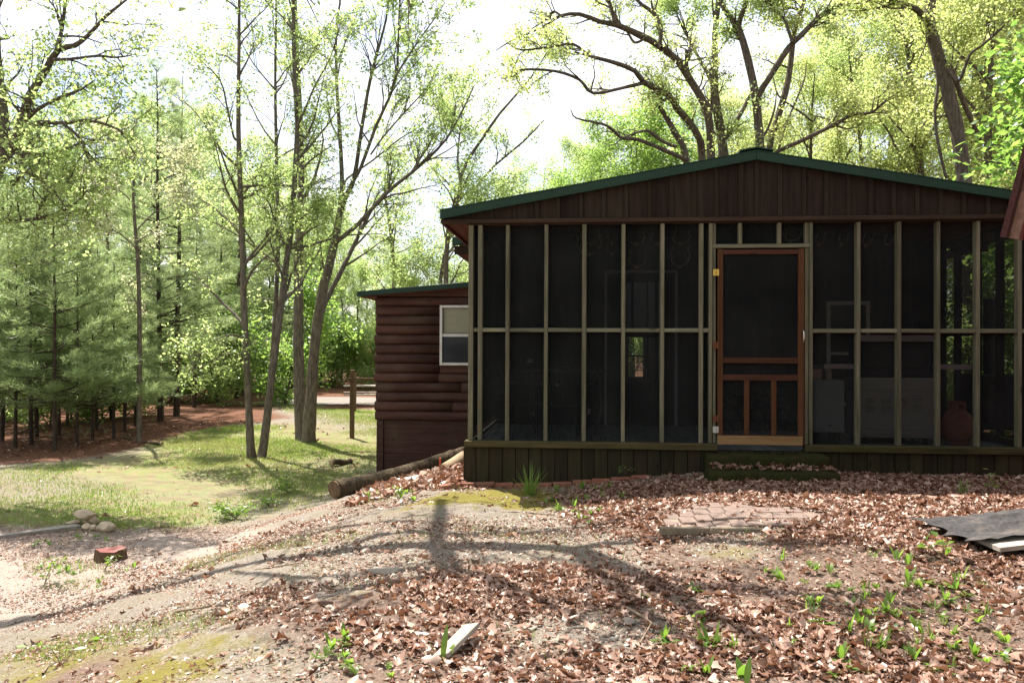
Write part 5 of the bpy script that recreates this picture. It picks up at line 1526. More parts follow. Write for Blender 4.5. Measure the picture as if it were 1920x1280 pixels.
bm_obj('painted_top', bm, M['redpaint'], st_)

# mossy timber steps at the door
def mossy_beam(name, u0, u1, v0, v1, z0, z1, label, seed):
    rng = np.random.RandomState(seed)
    nu, nr = 40, 14
    bm = bmesh.new(); rows = []
    for i in range(nu + 1):
        u = u0 + (u1 - u0) * i / nu; row = []
        for k in range(nr):
            a = 2 * math.pi * (k + .5) / nr
            cx = abs(math.cos(a)) ** .35 * (1 if math.cos(a) > 0 else -1); cz = abs(math.sin(a)) ** .35 * (1 if math.sin(a) > 0 else -1)
            j = 1 + rng.standard_normal() * .035
            row.append(bm.verts.new(((u + rng.uniform(-.006, .006)), (v0 + v1) / 2 + cx * (v1 - v0) / 2 * j, (z0 + z1) / 2 + cz * (z1 - z0) / 2 * j + .008 * math.sin(u * 9 + seed))))
        rows.append(row)
    for i in range(nu):
        for k in range(nr): bm.faces.new((rows[i][k], rows[i + 1][k], rows[i + 1][(k + 1) % nr], rows[i][(k + 1) % nr]))
    bm.faces.new(rows[0]); bm.faces.new(rows[-1][::-1])
    o = bm_obj(name, bm, M['moss'], None, True); o.location = (X0, Y0, 0); o.rotation_euler = (0, 0, -A)
    tag(o, label, 'step'); return o
mossy_beam('door_step', pxu(1324, -.25), pxu(1551, -.25), -.34, -.10, .20, .425, 'upper mossy timber step right under the screen door', 1)
mossy_beam('door_step', pxu(1328, -.6), pxu(1569, -.6), -.72, -.345, .08, .315, 'lower mossy timber step half buried in leaves', 2)

# bricks edging the porch skirt
def brick_obj(name, mat, L, Wd, H, loc, rz, parent=None, tilt=(0, 0)):
    o = box(name, mat, -L / 2, L / 2, -Wd / 2, Wd / 2, -H / 2, H / 2, parent, .006, .003)
    o.location = loc; o.rotation_euler = (tilt[0], tilt[1], rz); return o
ed = empty('brick_edging', (X0, Y0, 0), -A); tag(ed, 'row of red bricks edging the foot of the porch skirt', 'edging')
u = -.10
for k in range(10):
    w = Vector((X0 + (u + .1) * CA + SA * -.10, Y0 - (u + .1) * SA - CA * .10))
    v_ = -.115 + (.035 if k > 5 else 0) - .06 * (k < 1)
    brick_obj('brick', M['brick'], .195, .09, .055, (u + .1, v_ + RNG.uniform(-.012, .012), float(zg(w.x, w.y)) + .018 - .006 * max(0, k - 6)), RNG.uniform(-.12, .12), ed, (RNG.uniform(-.1, .1), -.03))
    u += .203
for (px, py, rz) in ((842, 916, .5), (858, 910, .75), (868, 903, .9)):
    g = at_ground(px, py); lx = g.x - X0; ly = g.y - Y0
    brick_obj('brick', M['brick'], .195, .09, .055, (lx * CA - ly * SA, lx * SA + ly * CA, g.z + .02), rz, ed, (.05, -.05))

# paver pad in the leaves
c0 = at_ground(1400, 968)
pad = empty('paver_pad', c0, R(-3)); tag(pad, 'pad of worn pink paving bricks half buried in leaves before the steps', 'paving', kind='thing')
for r in range(4):
    for k in range(11):
        if (r == 3 and k > 5) or (r == 0 and k in (0,)) or (r == 2 and k > 8): continue
        lx, ly = -.60 + k * .118 + .02 * r, -.30 + r * .205
        dz = .026 + .022 * math.exp(-((lx + .22) / .3) ** 2) * (1 if r > 0 else .4) + RNG.uniform(-.002, .002)
        w = c0 + Vector((lx, ly, 0))
        brick_obj('brick', M['paver'], .1155, .202, .06, (lx, ly, dz - .034 + RNG.uniform(-.002, .002) + float(zg(w.x, w.y)) - c0.z), RNG.uniform(-.02, .02), pad, (0, .03 * (lx + .2)))
for k in range(4): box('edge_strip', M['concrete'], -.72 + k * .36, -.72 + k * .36 + .352, -.47, -.425, -.05, .010 + .005 * (k % 2), pad, .008, .004)

# plank in the foreground leaves
g = at_ground(857, 1222)
pk = box('wood_plank', M['grey_plank'], -.155, .155, -.042, .042, -.012, .012, None, .003, .003)
pk.location = g + Vector((0, 0, .055)); pk.rotation_euler = (R(-14), R(-9), R(66))
tag(pk, 'short weathered plank lying in the brown leaves in front', 'plank')

# shed at the right edge: only its front roof corner shows; ramp in front
E = P(1897, 447, 5.6)
sh_ = empty('shed', (E.x, E.y, float(zg(E.x + .5, E.y)) - .02), R(-55)); tag(sh_, 'dark red gambrel shed at the right edge showing its eave corner', 'shed')
ze = E.z - sh_.location.z
ex = 0.0
tp = (ex + .21, ze + .84)
ridge = (ex + 1.25, ze + 1.45)
mx = 2 * ridge[0]
fy0 = 0.0
prof_out = [(ex, ze), tp, ridge, (mx - tp[0], tp[1]), (mx - ex, ze)]
prism('gable_wall', M['shed_red'], [(ex + .14, -.1), (mx - ex - .14, -.1), (mx - ex - .14, ze + .05), (mx - tp[0], tp[1] - .08), (ridge[0], ridge[1] - .08), (tp[0], tp[1] - .08), (ex + .14, ze + .05)], fy0 + .16, fy0 + .22, sh_)
prism('side_wall', M['shed_red'], [(ex + .14, -.1), (ex + .18, -.1), (ex + .18, ze + .1), (ex + .14, ze + .1)], fy0 + .221, fy0 + 2.8, sh_)
prism('side_wall', M['shed_red'], [(mx - ex - .18, -.1), (mx - ex - .14, -.1), (mx - ex - .14, ze + .1), (mx - ex - .18, ze + .1)], fy0 + .221, fy0 + 2.8, sh_)
segs = [(prof_out[i], prof_out[i + 1]) for i in range(4)]
for (p, q) in segs:
    dx, dz = q[0] - p[0], q[1] - p[1]; ln = math.hypot(dx, dz); nx_, nz_ = -dz / ln, dx / ln
    th = .03
    prism('roof_slope', M['shingle'], [(p[0] + nx_ * .012, p[1] + nz_ * .012), (q[0] + nx_ * .012, q[1] + nz_ * .012), (q[0] + nx_ * .05, q[1] + nz_ * .05), (p[0] + nx_ * .05, p[1] + nz_ * .05)], fy0 - .06, fy0 + 3.0, sh_)
    prism('rake_board', M['shed_brown'], [(p[0] - nx_ * .055, p[1] - nz_ * .055), (q[0] - nx_ * .055, q[1] - nz_ * .055), (q[0] + nx_ * .01, q[1] + nz_ * .01), (p[0] + nx_ * .01, p[1] + nz_ * .01)], fy0 - .02, fy0 + .155, sh_)
    prism('rake_trim', M['shed_red'], [(p[0] - nx_ * .075, p[1] - nz_ * .075), (q[0] - nx_ * .075, q[1] - nz_ * .075), (q[0] - nx_ * .057, q[1] - nz_ * .057), (p[0] - nx_ * .057, p[1] - nz_ * .057)], fy0 - .02, fy0 + .155, sh_)
prism('eave_return', M['shed_red'], [(ex + .075, ze - .045), (mx - ex - .075, ze - .045), (mx - tp[0] - .08, tp[1]), (tp[0] + .08, tp[1])], fy0 + .02, fy0 + .15, sh_)

# felt-covered ramp that leads to the shed
ra = at_ground(1790, 1015)
rm = empty('ramp', (ra.x, ra.y, ra.z + .015)); tag(rm, 'low plank ramp covered in black roofing felt at the right edge', 'ramp')
th = R(9)
rl = 2.6
def rp(x, y, z): return (x, y, z + max(0, x) * .11)
yA, yB = -.30, .36
for k in range(11):
    x0 = .06 + k * .235
    bm = bmesh.new()
    V = [bm.verts.new(rp(x, y, z)) for x in (x0 + RNG.uniform(0, .006), x0 + .228) for y in (yA - .11 + RNG.uniform(-.015, .015), yB + .07) for z in (.01, .038)]
    for f in ((0, 1, 3, 2), (4, 6, 7, 5), (0, 4, 5, 1), (2, 3, 7, 6), (0, 2, 6, 4), (1, 5, 7, 3)): bm.faces.new([V[i] for i in f])
    bm_obj('ramp_plank', bm, M['grey_plank'], rm)
bm = bmesh.new()
nxr, nyr = 50, 16
rg = np.random.RandomState(2)
gridv = [[bm.verts.new(rp(-.10 + (rl + .1) * i / nxr + (.05 * math.sin(j * 1.1) if i == 0 else 0), yA + (yB - yA) * j / nyr + (rg.uniform(-.012, .012) if j in (0, nyr) else 0), .060 + .016 * math.sin(j * .9 + i * .12) * (1 if 2 < j < 14 else .3) + rg.uniform(0, .014))) for j in range(nyr + 1)] for i in range(nxr + 1)]
for i in range(nxr):
    for j in range(nyr): bm.faces.new((gridv[i][j], gridv[i + 1][j], gridv[i + 1][j + 1], gridv[i][j + 1]))
bm_obj('roofing_felt', bm, M['felt'], rm)
for y in (yA - .02, yB):
    bm = bmesh.new()
    V = [bm.verts.new(q) for q in ((.5, y, -.12), (rl, y, -.12), (rl, y, rl * .11 + .008), (.3, y, .3 * .11 + .008))]
    bm.faces.new(V); e2 = bmesh.ops.extrude_face_region(bm, geom=list(bm.faces))
    bmesh.ops.translate(bm, verts=[q for q in e2['geom'] if isinstance(q, bmesh.types.BMVert)], vec=(0, .04, 0))
    bm_obj('ramp_joist', bm, M['post'], rm)

# ------------------------------------------------------------------ things on the porch
def porch_pt(px, py, v):
    u = pxu(px, v); d = Y0 - u * SA + v * CA; p = P(px, py, d)
    return Vector((X0 + u * CA + v * SA, Y0 - u * SA + v * CA, p.z)), u
def porch_empty(name, u, v, label, cat, group=None, rz=0):
    o = empty(name, (X0 + u * CA + v * SA, Y0 - u * SA + v * CA, Z_FLOOR + .003), -A + rz); tag(o, label, cat, group); return o

# gas grill seen from behind
gv = .75
ua, ub = pxu(1612, gv), pxu(1752, gv)
gu = (ua + ub) / 2; hw = (ub - ua) / 2
gr = porch_empty('gas_grill', gu, gv, 'large cream gas grill with steel shelves standing on the porch', 'grill')
def gz(py): return pxz(1680, py, gv) - Z_FLOOR - .003
box('cabinet', M['enamel'], -hw, hw, 0, .5, .07, gz(708), gr, .008)
box('kick_panel', M['enamel'], -hw + .01, hw - .01, -.008, -.001, gz(815), gz(806), gr, .002)
box('back_panel', M['enamel'], -hw + .004, hw - .004, -.008, -.001, gz(805), gz(732), gr, .002)
box('upper_panel', M['enamel'], -hw + .004, hw - .004, -.010, -.001, gz(731), gz(709), gr, .002)
for b4 in range(4):
    for k in range(6):
        cx = -hw + .115 + b4 * (2 * hw - .20) / 3.6
        z0 = gz(769) + k * .026
        pts = [(-.010, z0), (-.022, z0 + .004), (-.010, z0 + .016)]
        prism('louver', M['enamel'], pts, cx - .05, cx + .05, gr, axis='x')
box('firebox', M['black'], -hw + .02, hw - .02, .03, .48, gz(708) + .002, gz(690), gr, .01)
T = Tubes()
prism('hood', M['black'], [(.02, gz(689)), (.5, gz(689)), (.5, gz(660)), (.40, gz(634)), (.12, gz(634)), (.02, gz(655))], -hw + .03, hw - .03, gr, .012, axis='x')
box('warming_shelf', M['steel'], -hw + .005, hw - .005, -.02, .24, gz(640), gz(628), gr, .003)
for s, (a, b) in ((-1, (1545, 1608)), (1, (1758, 1824))):
    a_, b_ = pxu(a, gv) - gu, pxu(b, gv) - gu
    box('side_shelf', M['steel'], a_, b_, .0, .46, gz(692), gz(683), gr, .004)
    box('shelf_bracket', M['iron'], (a_ if s > 0 else b_ - .03), (a_ + .03 if s > 0 else b_), .2, .23, gz(735), gz(692) - .001, gr)
for sx in (-1, 1):
    for y in (.06, .44):
        T = Tubes(); T.add([(sx * (hw - .07) - .02, y, .032), (sx * (hw - .07) + .02, y, .032)], [.032, .032], 10, cap=True); mobj('caster', T.mesh('caster'), M['black'], gr)

# propane tank
def lathe(name, prof, mat, parent, seg=20):
    bm = bmesh.new(); rows = []
    for (r, z) in prof: rows.append([bm.verts.new((r * math.cos(k * 6.2832 / seg), r * math.sin(k * 6.2832 / seg), z)) for k in range(seg)])
    for i in range(len(rows) - 1):
        for k in range(seg): bm.faces.new((rows[i][k], rows[i][(k + 1) % seg], rows[i + 1][(k + 1) % seg], rows[i + 1][k]))
    bm.faces.new(rows[0][::-1]); bm.faces.new(rows[-1])
    return bm_obj(name, bm, mat, parent, True)
tv = .85
tk = porch_empty('propane_tank', pxu(1794, tv), tv, 'orange-red propane tank on the porch floor right of the grill', 'gas tank')
lathe('tank_body', [(.05, .03), (.12, .035), (.15, .08), (.155, .13), (.155, .27), (.145, .33), (.10, .375), (.04, .385)], M['tank'], tk)
lathe('foot_ring', [(.115, .0), (.12, .0), (.12, .05), (.115, .05)], M['tank'], tk)
bm = bmesh.new(); seg = 22
r_ = .095
rows = [[bm.verts.new((r_ * math.cos(a) , r_ * math.sin(a), z)) for a in [i * 6.2832 / seg for i in range(seg)]] for z in (.36, .40, .455, .48)]
for i in range(3):
    for k in range(seg):
        if i == 1 and (k % 11) in (4, 5, 6): continue
        bm.faces.new((rows[i][k], rows[i][(k + 1) % seg], rows[i + 1][(k + 1) % seg], rows[i + 1][k]))
bmesh.ops.solidify(bm, geom=list(bm.faces), thickness=.006)
bm_obj('collar', bm, M['tank_collar'], tk)
lathe('valve', [(.02, .38), (.022, .42), (.012, .425), (.012, .45), (.026, .452), (.026, .465)], M['brass'], tk, 10)

# pale cabinet by the door with boxes on it
cv = .45
cA, cB = pxu(1527, cv), pxu(1583, cv)
cc = porch_empty('small_fridge', (cA + cB) / 2, cv, 'pale grey-green small fridge just inside right of the screen door', 'fridge')
hw2 = (cB - cA) / 2; zf0, zf1 = pxz(1555, 811, cv) - Z_FLOOR, pxz(1555, 713, cv) - Z_FLOOR
box('cabinet', M['bluewhite'], -hw2, hw2, .0, .40, zf0, zf1, cc, .01)
box('door_panel', M['bluewhite'], -hw2 + .003, hw2 - .003, -.022, -.002, zf0 + .004, zf1 - .003, cc, .006)
box('badge', M['black'], -.02, .02, -.025, -.0225, zf0 + .075, zf0 + .085, cc)
for sx in (-1, 1): box('foot', M['black'], sx * (hw2 - .05) - .02, sx * (hw2 - .05) + .02, .05, .35, .0, zf0 - .001, cc)
for (a, b, lb) in ((1524, 1545.5, 'wide cardboard box on top of the small fridge'), (1553, 1564, 'narrow cardboard box on the small fridge beside a wider one')):
    u0, u1 = pxu(a, cv), pxu(b, cv)
    o = porch_empty('cardboard_box', (u0 + u1) / 2, cv + .08, lb, 'box'); h_ = .115
    o.location.z = Z_FLOOR + .003 + zf1 + .001
    box('carton', M['card'], -(u1 - u0) / 2, (u1 - u0) / 2, 0, .18, 0, h_, o, .004)
    box('tape', M['plate'], -.012, .012, -.001, .181, h_, h_ + .001, o)

# dark woodstove at the far right
sv = 1.3
us = (pxu(1846, sv) + pxu(1905, sv)) / 2
ws = porch_empty('wood_stove', us, sv, 'black box stove in the right corner of the porch', 'stove')
hz = pxz(1870, 703, sv) - Z_FLOOR
box('stove_body', M['black'], -.24, .24, 0, .5, .12, hz, ws, .02)
box('stove_door', M['black'], -.15, .15, -.03, -.001, .2, hz - .12, ws, .01)
for sx in (-.2, .2):
    for y in (.05, .45): box('leg', M['black'], sx - .02, sx + .02, y - .02, y + .02, 0, .119, ws)
T = Tubes(); T.add([(0, .25, hz + .001), (0, .25, hz + .9)], [.07, .07], 12, cap=True); mobj('stove_pipe', T.mesh('stove_pipe'), M['black'], ws)

# table and wire chairs
tv = 1.35
uL, uR = pxu(986, tv), pxu(1136, tv)
tz = pxz(1060, 695, tv) - Z_FLOOR
tb_ = porch_empty('patio_table', (uL + uR) / 2, tv, 'dark metal patio table behind the left screens', 'table')
hw3 = (uR - uL) / 2
box('table_top', M['iron'], -hw3, hw3, -.05, .75, tz - .02, tz + .012, tb_, .008)
for sx in (-1, 1):
    for y in (.02, .68):
        T = Tubes(); T.add([(sx * (hw3 - .08), y, tz - .02), (sx * (hw3 - .05), y, .3), (sx * (hw3 - .12), y, .0)], [.014, .014, .014], 7); mobj('leg', T.mesh('leg'), M['iron'], tb_)
def wire_chair(px, v, rz, label):
    c_ = porch_empty('patio_chair', pxu(px, v), v, label, 'chair', None, rz)
    sw, sd, sh2, bh = .24, .24, .40, .86
    # wire mesh seat and back
    T = Tubes()
    for k in range(11):
        x = -sw + 2 * sw * k / 10
        T.add([(x, sd, sh2 + .015), (x, -.0, sh2 - .012), (x, -sd * .9, sh2 + .005)], [.0028] * 3, 4)
    for k in range(9):
        y = -sd * .9 + 1.9 * sd * k / 8
        T.add([(-sw, y, sh2), (0, y, sh2 - .012), (sw, y, sh2)], [.0028] * 3, 4)
    mobj('seat', T.mesh('seat'), M['iron'], c_)
    T = Tubes()
    for k in range(11):
        x = -1 + 2 * k / 10
        T.add([(x * sw * .9, -sd * .9, sh2), (x * sw, -sd - .09, sh2 + .24), (x * sw * 1.12, -sd - .19, bh - .03 * x * x)], [.0028] * 3, 4)
    for k in range(8):
        f = k / 7; y = -sd * .9 - .21 * f; z = sh2 + (bh - sh2) * f; w_ = sw * (.9 + .22 * f)
        T.add([(-w_, y, z - .03 * f), (0, y - .03, z), (w_, y, z - .03 * f)], [.0028] * 3, 4)
    mobj('backrest', T.mesh('backrest'), M['iron'], c_)
    T = Tubes()
    T.add([(-sw, sd, sh2), (-sw * .9, -sd * .9, sh2), (-sw * 1.12, -sd - .19, bh - .03), (0, -sd - .23, bh + .02), (sw * 1.12, -sd - .19, bh - .03), (sw * .9, -sd * .9, sh2), (sw, sd, sh2), (-sw, sd, sh2)], [.009] * 8, 6)
    mobj('frame', T.mesh('frame'), M['iron'], c_)
    for sx in (-1, 1):
        for sy in (-1, 1):
            T = Tubes(); T.add([(sx * sw * .9, sy * sd * .85, sh2), (sx * sw * .85, sy * sd * .8, .2), (sx * sw * 1.05, sy * sd * 1.15, .004)], [.009] * 3, 6); mobj('leg', T.mesh('leg'), M['iron'], c_)
        T = Tubes(); T.add([(sx * sw * 1.05, -sd - .1, sh2 + .27), (sx * (sw + .04), 0, sh2 + .24), (sx * (sw + .03), sd * .8, sh2 + .2), (sx * sw, sd, sh2)], [.008] * 4, 6); mobj('armrest', T.mesh('armrest'), M['iron'], c_)
    return c_
wire_chair(984, .95, R(-62), 'wire patio chair left of the table, its back to the left wall')
wire_chair(1058, .85, R(18), 'wire patio chair in front of the table, facing away')

# antlers on the back wall
def antler(px, py, w, h, seed, label, spread=.5, tines=2):
    p, u = porch_pt(px, py, BV - .03)
    o = empty('antlers', p, -A); tag(o, label, 'antlers', 'antlers on the porch wall')
    rng = np.random.RandomState(seed)
    bm = bmesh.new(); bmesh.ops.create_icosphere(bm, subdivisions=2, radius=1, matrix=Matrix.Diagonal((.035, .02, .028, 1)))
    bm_obj('skull_plate', bm, M['antler'], o, True)
    for s in (-1, 1):
        T = Tubes()
        pts = [(s * .02, 0, .01), (s * w * .35, -.04, h * .12), (s * w * .5, -.10, h * .45), (s * w * .42, -.14, h * .8), (s * w * spread, -.17, h)]
        T.add(pts, [.011, .010, .009, .007, .003], 6)
        for k in range(tines):
            b_ = np.array(pts[1 + k]) * .5 + np.array(pts[2 + k]) * .5
            T.add([b_, b_ + np.array([-s * w * .08 * rng.uniform(.2, 1.4), -.02, h * .18]), b_ + np.array([-s * w * .12 * rng.uniform(.2, 1.4), -.03, h * .34])], [.007, .005, .002], 5)
        mobj('antler', T.mesh('antler'), M['antler'], o)
for i, a_ in enumerate([(1106, 458, .26, .22, 'antlers on the porch wall, leftmost of the upper row'), (1104, 478, .34, .26, 'antlers on the porch wall, leftmost of the lower row'),
                        (1147, 457, .13, .16, 'narrow antlers second from left in the upper row on the wall'), (1147, 476, .14, .15, 'narrow antlers second from left in the lower row on the wall'),
                        (1191, 457, .24, .15, 'antlers on the wall right above the grey door frame'), (1194, 500, .24, .22, 'rounded rack of antlers just over the grey door frame'),
                        (1232, 457, .18, .14, 'small antlers right of the door frame middle in the upper row'), (1275, 458, .24, .17, 'V-shaped antlers left of the screen door, upper row'),
                        (1273, 500, .26, .27, 'large rack of antlers left of the screen door, lower row'), (1482, 452, .22, .15, 'antlers on the wall seen above the right end of the screen door'),
                        (1534, 458, .13, .15, 'narrow antlers on the wall first right of the screen door'), (1576, 459, .12, .13, 'narrow antlers on the wall second right of the screen door'),
                        (1622, 459, .14, .13, 'narrow antlers on the wall third right of the screen door'), (1662, 459, .12, .12, 'narrow antlers on the wall, rightmost of the row')]):
    antler(a_[0], a_[1], a_[2], a_[3], 100 + i, a_[4])
# switch and outlet plates
for (px, py, w, h, lb) in ((994, 676, .08, .05, 'beige switch plate on the porch wall above the table'), (1045, 721, .05, .035, 'small beige outlet plate behind the front chair'), (1001, 776, .055, .042, 'low outlet plate near the porch floor at left'), (1104, 771, .05, .085, 'upright low outlet plate left of the grey door frame')):
    p, u = porch_pt(px, py, BV - .012)
    o = box('wall_plate', M['plate'], -w / 2, w / 2, -.004, .006, -h / 2, h / 2, None, .002); o.location = p; o.rotation_euler = (0, 0, -A); tag(o, lb, 'plate')
# firewood stacked inside behind the door
i_ = 0
wood_rows = [(1358, 800), (1383, 800), (1408, 802), (1432, 800), (1458, 803), (1484, 801), (1368, 776), (1395, 777), (1420, 776), (1446, 778), (1470, 777), (1376, 752), (1404, 753), (1432, 752), (1462, 753), (1488, 777), (1390, 730), (1418, 729), (1448, 730)]
for (px, py) in wood_rows:
    p, u = porch_pt(px, py, 2.1)
    T = Tubes(); T.add([(0, 0, 0), (0, .2, 0), (0, .42, 0)], [.078 + RNG.uniform(-.008, .006)] * 3, 11, cap=True)
    o = mobj('firewood_log', T.mesh('firewood_log'), M['firewood']); o.location = p; o.rotation_euler = (0, 0, -A + RNG.uniform(-.05, .05))
    tag(o, 'split firewood log in the stack seen through the screen door', 'firewood', 'firewood stacked behind the screen door')

# ------------------------------------------------------------------ ground cover
rs = np.random.RandomState(77)
def front_of_porch(x, y, m=0.05):
    lx, ly = x - X0, y - Y0
    v = lx * SA + ly * CA; u = lx * CA - ly * SA
    return ~((v > -m) & (u > -.06))

# leaf litter
def litter_mesh(n_try, dens_fn, xr, yr, size, name, lift_=0.03):
    x = rs.uniform(*xr, n_try); y = rs.uniform(*yr, n_try)
    keep = (rs.uniform(0, 1, n_try) < dens_fn(x, y)) & front_of_porch(x, y)
    x, y = x[keep], y[keep]; n = len(x)
    S = np.array([0, .28, .48, .74, 1.0]); Wp = np.array([.05, .34, .20, .34, .04])
    L = size * np.clip(rs.lognormal(-.10, .48, n), .3, 2.2); wid = rs.uniform(.75, 1.15, n)
    kap = rs.normal(0, 1.0, n) * rs.choice([.6, 1.4, 2.8], n); kap = np.where(np.abs(kap) < .08, .08, kap); fold = rs.normal(.7, .55, n); tw = rs.normal(0, 1.1, n)
    s = S[None, :, None]; tt = np.array([-1, 0, 1.0])[None, None, :]
    ang = kap[:, None, None] * (s - .5) + 1e-4
    lx = np.sin(ang) / (kap[:, None, None] + 1e-4) * np.ones_like(tt)
    lz = (1 - np.cos(ang)) / (kap[:, None, None] + 1e-4) * np.ones_like(tt)
    w = Wp[None, :, None] * wid[:, None, None] * tt
    ly = w * np.cos(fold)[:, None, None]
    lz = lz + np.abs(w) * np.sin(fold)[:, None, None] + tw[:, None, None] * w * (s - .5)
    loc = np.stack([lx, ly, lz], -1) * L[:, None, None, None]
    yaw = rs.uniform(0, 6.283, n); tx = rs.normal(0, .26, n); ty = rs.normal(0, .24, n)
    flip = rs.uniform(0, 1, n) < .4
    loc[flip, ..., 2] *= -1
    def rot(a, i, j):
        c_, s_2 = np.cos(a)[:, None, None], np.sin(a)[:, None, None]
        p, q = loc[..., i].copy(), loc[..., j].copy()
        loc[..., i] = p * c_ - q * s_2; loc[..., j] = p * s_2 + q * c_
    rot(tx, 1, 2); rot(ty, 0, 2); rot(yaw, 0, 1)
    zmin = loc[..., 2].min((1, 2))
    z = zg(x, y) + .004 - zmin * .75 + rs.uniform(0, lift_, n) * dens_fn(x, y)
    V = loc + np.stack([x, y, z], -1)[:, None, None, :]
    q = []
    for a in range(4):
        for b in range(2): q.append([a * 3 + b, (a + 1) * 3 + b, (a + 1) * 3 + b + 1, a * 3 + b + 1])
    q = np.array(q)[None] + (np.arange(n) * 15)[:, None, None]
    rnd = np.repeat(np.clip(rs.beta(1.1, 1.25, n), 0, 1), 15)
    return mesh_np(name, V.reshape(-1, 3), q.reshape(-1, 4), None, True, {'rnd': rnd}), n
def dens_l(x, y):
    l, m, p, nd, gs = zones(x, y)
    near_pad = ((x - c0.x) / .62) ** 2 + ((y - c0.y) / .30) ** 2 < 1
    onramp = (x > ra.x - .0) & (y > ra.y - .36) & (y < ra.y + .40)
    d = np.clip(l * np.clip(2.3 * vn(x, y, 1.5, 5.0) * (.15 + 1.25 * vn(x, y, 4.5, 2.0)) - .12 + .30 * (y > 6.8), .05, 1), 0, 1)
    d = np.maximum(d, .018 + .03 * vn(x, y, 1.0, 3))
    return np.where(near_pad, np.maximum(d, .35) * (.15 + .55 * vn(x, y, 5.0, 3.3)), np.where(onramp, .012, d))
me, n = litter_mesh(140000, dens_l, (-3.8, 5.6), (2.9, 9.0), .042, 'leaf_litter', .022)
print('litter', n)
tag(mobj('leaf_litter', me, M['litter']), 'curled dry brown oak leaves covering the ground in front of the porch', 'leaf litter', kind='stuff')
def dens_far(x, y):
    l, m, p, nd, gs = zones(x, y)
    return np.clip(.02 + .55 * nd * vn(x, y, .5, 2) + .16 * vn(x, y, .7, 6) ** 4, 0, 1)
me, n = litter_mesh(15000, dens_far, (-14, -1.0), (8.5, 24), .07, 'leaf_scatter')
tag(mobj('leaf_litter', me, M['litter']), 'brown leaves scattered over the lawn and under the pines', 'leaf litter', kind='stuff')
me, n = litter_mesh(2600, lambda x, y: ((x > X0 - 1.3) & (x < X0 + .0)).astype(float) * .8, (X0 - 1.4, X0), (8.6, 10.6), .075, 'leaf_bank')
tag(mobj('leaf_litter', me, M['litter']), 'pale leaves banked on the slope beside the porch corner', 'leaf litter', kind='stuff')
def dens_crumb(x, y):
    l, m, p, nd, gs = zones(x, y)
    return np.clip((.42 + .5 * vn(x, y, 5.6, 4.0)) * (1 - .7 * m), 0, 1)
x = rs.uniform(-7.0, 5.2, 150000); y = rs.uniform(3.0, 10.5, 150000)
k_ = (rs.uniform(0, 1, len(x)) < dens_crumb(x, y)) & front_of_porch(x, y); x, y = x[k_], y[k_]
V, T = leaves_arrays(np.stack([x, y, zg(x, y) + .006], -1), None, .026, rs, up=2.2, elong=1.7, fold=.5)
me = mesh_np('leaf_crumbs', V, None, T, False, {'rnd': np.repeat(rs.beta(1.0, 1.2, len(x)), 4)})
tag(mobj('leaf_crumbs', me, M['litter']), 'fine leaf crumbs and bark bits strewn over the gravelly slope', 'leaf litter', kind='stuff')
# leaves lying on the lower step
def step_litter():
    n_ = 150
    u = rs.uniform(pxu(1335, -.6), pxu(1560, -.6), n_); v = rs.uniform(-.62, -.36, n_)
    pts = []
    return u, v
u_, v_ = step_litter()
_zg = zg
def zg(x, y): return np.full(np.shape(x), .318)
_fop = front_of_porch
def front_of_porch(x, y, m=0.05): return np.ones(np.shape(x), bool)
sx, sy = X0 + u_ * CA + v_ * SA, Y0 - u_ * SA + v_ * CA
class _It:
    k = 0
_uni = rs.uniform
x_lo, x_hi, y_lo, y_hi = sx.min(), sx.max(), sy.min(), sy.max()
def on_step(x, y):
    lx, ly = x - X0, y - Y0
    v = lx * SA + ly * CA; u = lx * CA - ly * SA
    return ((v > -.64) & (v < -.35) & (u > pxu(1333, -.6)) & (u < pxu(1562, -.6))).astype(float)
me, n = litter_mesh(300, on_step, (x_lo, x_hi), (y_lo - .05, y_hi + .05), .046, 'step_leaves', .008)
tag(mobj('leaf_litter', me, M['litter']), 'dry leaves caught on the lower mossy step', 'leaf litter', kind='stuff')
zg = _zg; front_of_porch = _fop

# grass, moss fuzz
def blades(n_try, dens_fn, xr, yr, h, w, name, mat, label, cat, lean=.5):
    x = rs.uniform(*xr, n_try); y = rs.uniform(*yr, n_try)
    keep = (rs.uniform(0, 1, n_try) < dens_fn(x, y)) & front_of_porch(x, y); x, y = x[keep], y[keep]; n = len(x)
    z = zg(x, y) - .004
    B = np.stack([x, y, z], -1)
    D = rs.normal(0, lean, (n, 3)); D[:, 2] = 1; D /= np.linalg.norm(D, axis=1)[:, None]
    a = rs.uniform(0, 6.283, n); S = np.stack([np.cos(a), np.sin(a), 0 * a], -1)
    H = h * rs.uniform(.5, 1.4, n)[:, None]
    V = np.stack([B - S * w, B + S * w, B + D * H], 1).reshape(-1, 3)
    rnd = np.repeat(np.clip(vn(x, y, 1.7, 1) * .6 + rs.uniform(0, .45, n), 0, 1), 3)
    me = mesh_np(name, V, None, np.arange(3 * n).reshape(-1, 3), False, {'rnd': rnd})
    print(name, n)
    tag(mobj(name, me, mat), label, cat, kind='stuff')
def d_grass(x, y):
    l, m, p, nd, gs = zones(x, y)
    return np.clip((gs - .25) * 1.6, 0, 1) * np.clip(vn(x, y, 1.6, 8) * 2.2 - .5, 0, 1)
blades(480000, d_grass, (-14, -.6), (6.5, 32), .055, .0075, 'lawn_grass', M['grass'], 'short patchy grass on the sunlit lawn left of the cabin', 'grass', .6)
def d_fore(x, y):
    l, m, p, nd, gs = zones(x, y)
    return np.clip(vn(x, y, 5.4, 11) * 3.2 - 2.1, 0, 1) * (.25 + .75 * (x < -1.2)) * (1 - .8 * l)
